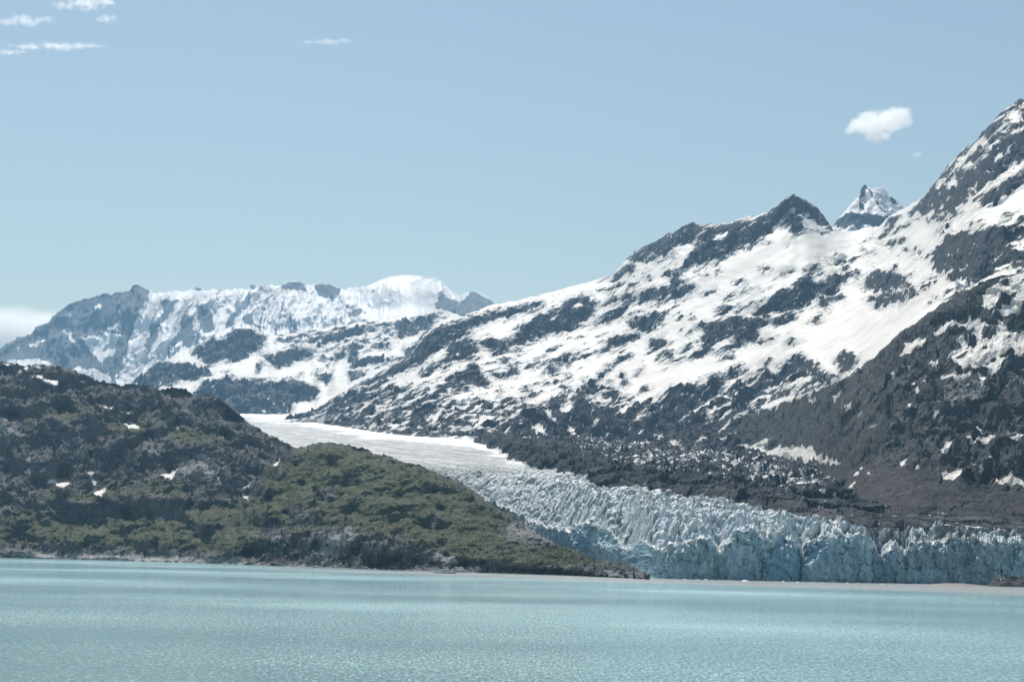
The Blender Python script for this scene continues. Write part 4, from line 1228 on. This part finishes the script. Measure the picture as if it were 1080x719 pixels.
def build_outcrop():
    """Dark rock heap in the water at the glacier's right end."""
    mt, nt = new_mat('outcrop_rock')
    B = NB(nt)
    co = B.coord()
    n = B.noise(co, .35, 6, .65); n2 = B.noise(co, 1.3, 4, .6)
    col = B.mix(B.range(n2, .3, .7), (.03, .033, .036), (.10, .10, .10))
    sn = B.math('ADD', B.attr('frost'), B.math('MULTIPLY', B.math('SUBTRACT', n, .5), .9))
    col = B.mix(B.range(sn, .5, .62), col, (.75, .76, .76))
    B.out(col, .85, B.bump(n2, .8), .3)
    top = line([(1036, 0), (1041, 1), (1046, 5), (1051, 9), (1056, 12.5), (1060, 12), (1064, 10), (1072, 10.5), (1080, 11), (1090, 9), (1100, 4), (1106, 0)])
    D0 = float(water_depth(1070, 618.5))
    xs = np.linspace(1036, 1106, 110)
    ux = at(xs, np.full_like(xs, 618.5), np.full_like(xs, D0))[:, 0]
    v = np.linspace(-1, 1, 56)
    XX, VV = np.meshgrid(ux, v)
    hh = top(xs)[None, :]
    Y = D0 + VV * 16
    prof = np.clip(1 - np.abs(VV) ** 1.5, 0, 1)
    Z = hh * prof + (ridged(XX / 11, Y / 11, XX * 0, 5) - .45) * 5 * np.minimum(1, hh / 4) * prof - 1.2
    frost = .14 + .4 * (sstep(.5, .9, prof) * sstep(1, .2, np.abs((XX - ux[30]) / 9)) + .6 * sstep(1.5, .3, np.abs(VV + .55) * 2) * sstep(1, .3, np.abs((XX - ux[48]) / 7)))
    o = surface_obj('rock_outcrop', np.stack([XX, Y, Z], -1), {'frost': frost}, mt, smooth=False)
    tag(o, 'jagged dark rock outcrop with a streak of snow at the water by the glacier end', 'rock')


def build_mud_bar():
    xs = np.linspace(975, 1042, 60)
    D0 = float(water_depth(1005, 617.2))
    ux = at(xs, np.full_like(xs, 617.2), np.full_like(xs, D0))[:, 0]
    v = np.linspace(-1, 1, 24)
    XX, VV = np.meshgrid(ux, v)
    t = (xs - 975) / (1042 - 975)
    hh = (np.sin(t * np.pi) ** .7 * 2.6)[None, :]
    Z = hh * np.clip(1 - VV ** 2, 0, 1) - .35 + fbm(XX / 6, VV * 2, XX * 0, 3) * .3
    o = surface_obj('mud_bar', np.stack([XX, D0 + VV * 22, Z], -1), {}, simple_mat('wet_silt', (.16, .145, .13), (.27, .25, .23), .3, .6, .1))
    tag(o, 'low bar of grey silt in front of the dirty right end of the ice cliff', kind='structure')


def build_boat():
    px, py = 469, 604.4
    D = float(water_depth(px, py))
    p = at(px, py, D)
    root = empty('motor_boat', (p[0], D, 0))
    root.rotation_euler = (0, 0, R(176))
    tag(root, 'white motor boat with raised cabin lying close under the headland shore', 'boat')
    white = simple_mat('boat_paint', (.74, .76, .78), (.80, .81, .82), .5, .35)
    grey = simple_mat('boat_trim', (.20, .22, .25), (.26, .28, .30), .5, .5)
    glass = simple_mat('boat_glass', (.02, .03, .04), (.03, .04, .05), .5, .1, spec=.6)
    metal = simple_mat('boat_metal', (.55, .56, .58), (.6, .6, .6), .5, .35)
    L, W = 25.0, 6.0
    def loft(sections):
        bm = bmesh.new()
        rings = [[bm.verts.new(v) for v in s] for s in sections]
        for a, b in zip(rings, rings[1:]):
            for i in range(len(a)):
                j = (i + 1) % len(a)
                bm.faces.new((a[i], a[j], b[j], b[i]))
        bm.faces.new(rings[0][::-1]); bm.faces.new(rings[-1])
        bmesh.ops.recalc_face_normals(bm, faces=bm.faces)
        return bm
    secs = []
    for k in range(15):
        t = k / 14
        x = -L / 2 + L * t
        hw = W / 2 * (1 - max(0, (t - .45) / .55) ** 2.2) * (.9 + .1 * min(1, t * 5))
        hw = max(hw, .08)
        sh = 1.7 + 1.3 * max(0, t - .3) ** 1.6 * 1.6
        kl = -.7
        secs.append([(x, -hw, sh), (x, -hw * .86, .35), (x, -hw * .35, kl), (x, hw * .35, kl), (x, hw * .86, .35), (x, hw, sh)])
    bm_obj('hull', loft(secs), white, root)
    # rubbing strake along both sides
    def tube(pts, r, n=6):
        bm = bmesh.new()
        rings = []
        for i, q in enumerate(pts):
            q = Vector(q)
            d = (Vector(pts[min(i + 1, len(pts) - 1)]) - Vector(pts[max(i - 1, 0)])).normalized()
            a = d.orthogonal().normalized(); b = d.cross(a)
            rings.append([bm.verts.new(q + (a * math.cos(6.2832 * k / n) + b * math.sin(6.2832 * k / n)) * r) for k in range(n)])
        for a, b in zip(rings, rings[1:]):
            for k in range(n):
                bm.faces.new((a[k], a[(k + 1) % n], b[(k + 1) % n], b[k]))
        bm.faces.new(rings[0][::-1]); bm.faces.new(rings[-1])
        return bm
    for sgn in (0, 5):
        bm_obj('strake', tube([(s[sgn][0], s[sgn][1] * 1.01, s[sgn][2] - .25) for s in secs], .14), grey, root)
    def house(x0, x1, w, z0, z1, rake, r0=.0):
        return loft([[(x0, -w / 2, z0), (x0 + r0, -w / 2 * .92, z1), (x0 + r0, w / 2 * .92, z1), (x0, w / 2, z0)],
                     [(x1, -w / 2 * .9, z0), (x1 - rake, -w / 2 * .82, z1), (x1 - rake, w / 2 * .82, z1), (x1, w / 2 * .9, z0)]])
    cab = bm_obj('cabin', house(-8.5, 4.8, 4.6, 1.6, 4.1, 1.4, .2), white, root)
    for sgn in (-1, 1):
        for k in range(5):
            x0 = -7.6 + k * 2.1
            bm = bmesh.new()
            vs = [(x0, sgn * 2.27, 2.75), (x0 + 1.6, sgn * 2.25, 2.75), (x0 + 1.5, sgn * 2.18, 3.6), (x0, sgn * 2.20, 3.6)]
            a = [bm.verts.new(v) for v in vs]; b = [bm.verts.new((v[0], v[1] + sgn * .05, v[2])) for v in vs]
            bm.faces.new(a); bm.faces.new(b[::-1])
            for i in range(4): bm.faces.new((a[i], a[(i + 1) % 4], b[(i + 1) % 4], b[i]))
            bmesh.ops.recalc_face_normals(bm, faces=bm.faces)
            bm_obj('window', bm, glass, root)
    bm_obj('wheelhouse', house(-3.5, 2.6, 3.7, 4.1, 6.1, 1.0, .3), white, root)
    bm_obj('windscreen', house(-2.6, 2.5, 3.74, 4.9, 5.7, .5, .1), glass, root)
    bm_obj('roof', house(-4.3, 2.3, 4.1, 6.1, 6.35, .2, .1), white, root)
    mast = bm_obj('mast', tube([(-2.5, 0, 6.3), (-2.9, 0, 9.6)], .12), metal, root)
    bm_obj('antenna', tube([(-3.6, 1.2, 6.3), (-4.4, 1.2, 10.2)], .05), metal, mast)
    bm_obj('boom', tube([(-2.6, -.9, 8.3), (-2.6, .9, 8.3)], .09), metal, mast)
    bm_obj('railing', tube([(s[0][0], s[0][1] * .95, s[0][2] + .9) for s in secs[7:]] + [(s[5][0], s[5][1] * .95, s[5][2] + .9) for s in secs[:6:-1]], .05), metal, root)
    bm_obj('canopy', house(-12.0, -8.4, 4.4, 3.8, 4.0, .1), grey, root)
    for x, y in ((-11.7, 2), (-11.7, -2)):
        bm_obj('post', tube([(x, y, 1.5), (x, y, 3.85)], .07), metal, root)


# ------------------------------------------------------------------ plants on the headland
def leaf_mat(name, a, b, scale=.4):
    mt, nt = new_mat(name)
    B = NB(nt)
    n = B.noise(B.coord(), scale, 3, .6)
    bs = B.out(B.mix(B.range(n, .35, .65), a, b), .7, None, .2)
    return mt


def leaf_quads(centres, sizes, rs, upright=.3):
    n = len(centres)
    a = rs.normal(size=(n, 3)); a /= np.linalg.norm(a, axis=1)[:, None]
    b = rs.normal(size=(n, 3)); b[:, 2] += upright
    b -= (a * b).sum(1)[:, None] * a
    b /= np.linalg.norm(b, axis=1)[:, None]
    s = sizes[:, None]
    V = np.stack([centres - a * s * .5, centres + b * s * .38, centres + a * s * .5, centres - b * s * .38], 1).reshape(-1, 3)
    return V, np.arange(4 * n).reshape(n, 4)


def build_shrubs():
    """Low alder scrub that covers the ledges as one mass."""
    rs = np.random.RandomState(21)
    P = HEAD['P'].reshape(-1, 3); g = HEAD['green'].ravel(); rk = HEAD['rock'].ravel()
    pxs, pys = project(P)
    wgt = np.clip(g - .42, 0, 1) ** 1.2 * (rk > .8) * (P[:, 2] > 3)
    wgt = wgt * (1 + 1.2 * np.clip(fbm(P[:, 0] / 14, P[:, 1] / 14, P[:, 2] / 14, 3) * 2, -.8, 2))
    wgt = np.clip(wgt, 0, None); wgt /= wgt.sum()
    n = 1800
    idx = rs.choice(len(P), n, p=wgt)
    base = P[idx] + rs.normal(size=(n, 3)) * (.8, .8, .0)
    h = rs.uniform(.5, 1.7, n) * (1 + .6 * (rs.rand(n) < .15))
    k = 7
    c = np.repeat(base, k, 0)
    off = rs.normal(size=(n * k, 3)) * .42
    off[:, 2] = np.abs(off[:, 2]) + .1
    c = c + off * np.repeat(h, k)[:, None]
    V, Fq = leaf_quads(c, np.repeat(h, k) * rs.uniform(.5, 1.0, n * k), rs, .2)
    o = mesh_obj('alder_scrub', V, Fq, leaf_mat('alder_leaves', (.032, .042, .018), (.08, .092, .038), .12), smooth=False)
    tag(o, 'low green alder scrub covering the ledges of the headland', 'scrub', kind='stuff')


def build_trees():
    rs = np.random.RandomState(9)
    P = HEAD['P']
    px0, py0 = project(P.reshape(-1, 3))
    px0 = px0.reshape(P.shape[:2]); py0 = py0.reshape(P.shape[:2])
    bark = simple_mat('bark', (.05, .04, .032), (.10, .085, .07), .9, .9)
    dark = leaf_mat('spruce_needles', (.014, .026, .012), (.035, .05, .022), .5)
    pale = leaf_mat('budding_twigs', (.09, .10, .085), (.17, .175, .15), .5)
    def conifer(h):
        bm = bmesh.new()
        bmesh.ops.create_cone(bm, cap_ends=True, segments=7, radius1=.035 * h, radius2=.006 * h, depth=h * .96, matrix=Matrix.Translation((0, 0, h * .48)))
        pts = []; sz = []
        lv = 11
        for l in range(lv):
            z = h * (.10 + .88 * l / (lv - 1))
            r = h * .24 * (1 - l / (lv - .5)) ** .9 * rs.uniform(.8, 1.15)
            nb = max(4, int(9 - l * .5))
            for b_ in range(nb):
                a = rs.uniform(0, 6.28)
                for q in (.25, .5, .75, 1.0):
                    if rs.rand() < .12: continue
                    pts.append((math.cos(a) * r * q, math.sin(a) * r * q, z - r * q * .35 + rs.normal() * .02 * h)); sz.append(h * .075 * (1.15 - .4 * q))
        pts += [(0, 0, h * .97)]; sz += [h * .05]
        V, Fq = leaf_quads(np.repeat(np.array(pts), 3, 0) + rs.normal(size=(len(pts) * 3, 3)) * h * .016, np.repeat(np.array(sz), 3), rs, 0)
        return bm, V, Fq
    def bush(h):
        bm = bmesh.new()
        tips = []
        for s in range(6):
            a = rs.uniform(0, 6.28); lean = rs.uniform(.15, .5)
            p0 = Vector((0, 0, 0)); p1 = Vector((math.cos(a) * lean * h * .5, math.sin(a) * lean * h * .5, h * rs.uniform(.45, .6))); p2 = Vector((math.cos(a) * lean * h, math.sin(a) * lean * h, h * rs.uniform(.75, .95)))
            for q0, q1, r0, r1 in ((p0, p1, .022 * h, .014 * h), (p1, p2, .014 * h, .005 * h)):
                d = q1 - q0
                mtx = Matrix.Translation((q0 + q1) / 2) @ d.to_track_quat('Z', 'Y').to_matrix().to_4x4()
                bmesh.ops.create_cone(bm, cap_ends=True, segments=6, radius1=r0, radius2=r1, depth=d.length, matrix=mtx)
            tips += [p1, (p1 + p2) / 2, p2]
        c = np.array([t[:] for t in tips])
        c = np.repeat(c, 26, 0) + rs.normal(size=(len(c) * 26, 3)) * h * .13
        c[:, 2] = np.clip(c[:, 2], .08 * h, h)
        V, Fq = leaf_quads(c, rs.uniform(.05, .1, len(c)) * h, rs, .2)
        return bm, V, Fq
    spots = [('spruce_tree', 27, 553, 9), ('spruce_tree', 60, 549, 6), ('spruce_tree', 69, 570, 7), ('spruce_tree', 142, 563, 6), ('spruce_tree', 8, 566, 7), ('spruce_tree', 291, 553, 7),
             ('alder_tree', 51, 541, 8), ('alder_tree', 61, 542, 7), ('alder_tree', 124, 548, 9), ('alder_tree', 206, 578, 8), ('alder_tree', 95, 545, 7), ('alder_tree', 175, 545, 8), ('alder_tree', 398, 566, 7), ('alder_tree', 252, 570, 7)]
    labs = {(27, 553): 'tallest dark spruce standing on the left green ledge', (60, 549): 'small dark spruce below the two pale alders on the ledge', (69, 570): 'small dark spruce low above the boulders at left',
            (142, 563): 'small dark spruce in the green hollow below the dark cliff', (8, 566): 'dark spruce nearest the left edge above the shore', (291, 553): 'dark spruce at the foot of the front green spur',
            (51, 541): 'pale budding alder on the brink of the left ledge, left of a pair', (61, 542): 'pale budding alder on the brink of the left ledge, right of a pair', (124, 548): 'pale alder at the left foot of the dark cliff',
            (206, 578): 'pale alder low on the slope beside pink boulders', (95, 545): 'pale alder standing alone between the ledge pair and the dark cliff', (175, 545): 'pale alder at the right foot of the dark cliff',
            (398, 566): 'pale alder on the bright green strip of the front spur', (252, 570): 'pale alder low in the gully left of the front spur'}
    for kind, px, py, h in spots:
        j = int(np.argmin((px0 - px) ** 2 + (py0 - py) ** 2))
        p = P.reshape(-1, 3)[j]
        root = empty(kind, (float(p[0]), float(p[1]), float(p[2]) - .3))
        tag(root, labs[px, py], 'tree', 'dark spruces on the headland' if kind == 'spruce_tree' else 'pale alders on the headland')
        bm, V, Fq = conifer(h) if kind == 'spruce_tree' else bush(h)
        bm_obj('trunk', bm, bark, root)
        mesh_obj('crown', V, Fq, dark if kind == 'spruce_tree' else pale, parent=root, smooth=False)


# ================================================================== CLOUDS AND AIR
def cloud(name, label, px, py, D, size, lobes, dens, seed, noise_amp=.5, nscale=2.2, soft=.35, aniso=.55):
    """A body of vapour: a closed shell holding a volume whose density follows a few lobes and noise."""
    c = at(px, py, D)
    bm = bmesh.new()
    bmesh.ops.create_icosphere(bm, subdivisions=3, radius=1.28)
    mt, nt = new_mat(name + '_vapour')
    B = NB(nt)
    co = B.coord()
    v = None
    for (x, y, z, r) in lobes:
        d = B.n('ShaderNodeVectorMath', operation='DISTANCE')
        B.put(d.inputs[0], co); d.inputs[1].default_value = (x, y, z)
        q = B.math('SUBTRACT', 1.0, B.math('DIVIDE', d.outputs['Value'], r))
        v = q if v is None else B.math('SMOOTH_MAX', v, q, .25)
    off = B.n('ShaderNodeVectorMath', operation='ADD'); B.put(off.inputs[0], co); off.inputs[1].default_value = (seed * 3.1, seed, 0)
    mx = max(size)
    nz = B.noise(B.mapping(off.outputs[0], scale=tuple(s / mx for s in size)), nscale, 6, .62)
    v = B.math('ADD', v, B.math('MULTIPLY', B.math('SUBTRACT', nz, .5), noise_amp * 2))
    den = B.math('MULTIPLY', B.range(v, .05, .05 + soft), dens)
    vol = B.n('ShaderNodeVolumePrincipled')
    vol.inputs['Color'].default_value = (1, 1, 1, 1)
    vol.inputs['Anisotropy'].default_value = aniso
    B.put(vol.inputs['Density'], den)
    out = B.n('ShaderNodeOutputMaterial')
    nt.links.new(vol.outputs[0], out.inputs['Volume'])
    o = bm_obj(name, bm, mt)
    o.location = c
    o.scale = size
    tag(o, label, 'cloud')
    return o


def build_clouds():
    k = 15500 / F_PX
    cloud('cumulus_cloud', 'puffy white cloud alone in the sky above the right ridge', 927, 131, 15500, (45 * k, 30 * k, 30 * k),
          [(-.1, 0, 0, .55), (.25, 0, .05, .5), (.45, 0, .35, .38), (-.42, 0, -.1, .36), (.0, 0, -.4, .36), (-.22, 0, .3, .3), (-.72, 0, -.30, .14), (.66, .0, .15, .24)], .012, 2, .85, 2.8, .5, .7)
    cloud('cloud_wisp', 'tiny faint wisp of cloud right of the puffy cloud', 967, 163, 15500, (9 * k, 6 * k, 5 * k), [(0, 0, 0, .8), (.35, 0, -.1, .5)], .006, 5, .5, 1.6, .8)
    k = 17000 / F_PX
    cloud('low_cloud', 'soft white cloud bank low at the left edge behind the far range', 10, 345, 17000, (95 * k, 50 * k, 34 * k),
          [(0, 0, 0, .8), (.4, 0, .15, .55), (-.5, 0, 0, .6), (.1, 0, -.3, .7)], .008, 9, .45, 2.0, .9)
    k = 20000 / F_PX
    for (px, py, sx, sz, lab, dn, sd) in ((62, 49, 52, 6, 'long thin white cloud streak near the upper left corner', .0055, 3), (8, 55, 22, 4, 'short thin cloud streak at the left edge under the others', .005, 4),
                                          (90, 4, 34, 11, 'ragged white cloud cut by the top edge left of the middle', .006, 6), (25, 22, 34, 9, 'broken pale cloud tuft in the upper left corner', .0045, 7),
                                          (345, 44, 30, 4, 'very faint thin cloud streak high in the middle of the sky', .003, 8), (112, 20, 12, 7, 'small pale cloud puff right of the ragged upper left clouds', .0035, 12)):
        cloud('cloud_streak', lab, px, py, 20000, (sx * 1.25 * k, 16 * k, sz * 1.35 * k), [(0, 0, 0, .6), (.5, 0, .15, .4), (-.5, 0, -.15, .4)], dn * 1.1, sd, 1.5, 6.5, 1.1)


def build_haze():
    bm = bmesh.new()
    x0, x1, y0, y1, z0, z1 = -9200, 9200, -300, 13450, -4.5, 2760
    vs = [bm.verts.new((x, y, z)) for x in (x0, x1) for y in (y0, y1) for z in (z0, z1)]
    for f in ((0, 1, 3, 2), (4, 6, 7, 5), (0, 4, 5, 1), (2, 3, 7, 6), (0, 2, 6, 4), (1, 5, 7, 3)):
        bm.faces.new([vs[i] for i in f])
    bmesh.ops.recalc_face_normals(bm, faces=bm.faces)
    mt, nt = new_mat('thin_haze')
    B = NB(nt)
    vol = B.n('ShaderNodeVolumePrincipled')
    vol.inputs['Color'].default_value = (.38, .69, 1.0, 1)
    vol.inputs['Density'].default_value = 3.1e-5
    vol.inputs['Anisotropy'].default_value = 0.1
    out = B.n('ShaderNodeOutputMaterial')
    nt.links.new(vol.outputs[0], out.inputs['Volume'])
    o = bm_obj('haze', bm, mt)
    tag(o, kind='stuff')


# ================================================================== LIGHT
SUN_EL, SUN_AZ = R(54), R(-13)      # azimuth from the view direction, negative to the left


def build_light():
    w = bpy.data.worlds.new("World"); scene.world = w
    w.use_nodes = True
    nt = w.node_tree
    bg = nt.nodes['Background']
    sky = nt.nodes.new('ShaderNodeTexSky')
    sky.sky_type = 'NISHITA'
    sky.sun_disc = False
    sky.sun_elevation = SUN_EL
    sky.sun_rotation = SUN_AZ
    sky.altitude = 0
    sky.air_density = 1.75
    sky.dust_density = 0.3
    sky.ozone_density = 0.8
    mx = nt.nodes.new('ShaderNodeMix'); mx.data_type = 'RGBA'; mx.blend_type = 'MULTIPLY'
    mx.inputs[0].default_value = 1.0
    mx.inputs[7].default_value = (1.045, 1.0, .975, 1)
    nt.links.new(sky.outputs[0], mx.inputs[6])
    nt.links.new(mx.outputs[2], bg.inputs[0])
    bg.inputs[1].default_value = 0.077
    L = bpy.data.lights.new('sun', 'SUN')
    L.energy = 5.0
    L.angle = R(.5)
    L.color = (1.0, .94, .86)
    o = bpy.data.objects.new('sun', L)
    COL.objects.link(o)
    d = Vector((math.sin(SUN_AZ) * math.cos(SUN_EL), math.cos(SUN_AZ) * math.cos(SUN_EL), math.sin(SUN_EL)))
    o.rotation_euler = d.to_track_quat('Z', 'Y').to_euler()
    o.location = d * 4000
    vs = scene.view_settings
    vs.view_transform = 'Standard'
    vs.look = 'None'
    vs.exposure = 0.13
    vs.gamma = 1.0
    vs.use_curve_mapping = False
    cy = scene.cycles
    cy.volume_bounces = 10
    cy.max_bounces = 12
    cy.diffuse_bounces = 2
    cy.glossy_bounces = 2
    cy.volume_step_rate = 1.0
    cy.volume_max_steps = 96
    cy.use_denoising = True
    cy.sample_clamp_indirect = 8.0


build_right_mountain()
build_spur()
build_middle_mountain()
build_far_range()
build_far_peak()
build_headland()
build_glacier()
build_water()
build_boulders()
build_floes()
build_outcrop()
build_mud_bar()
build_boat()
build_shrubs()
build_trees()
build_clouds()
build_haze()
build_light()
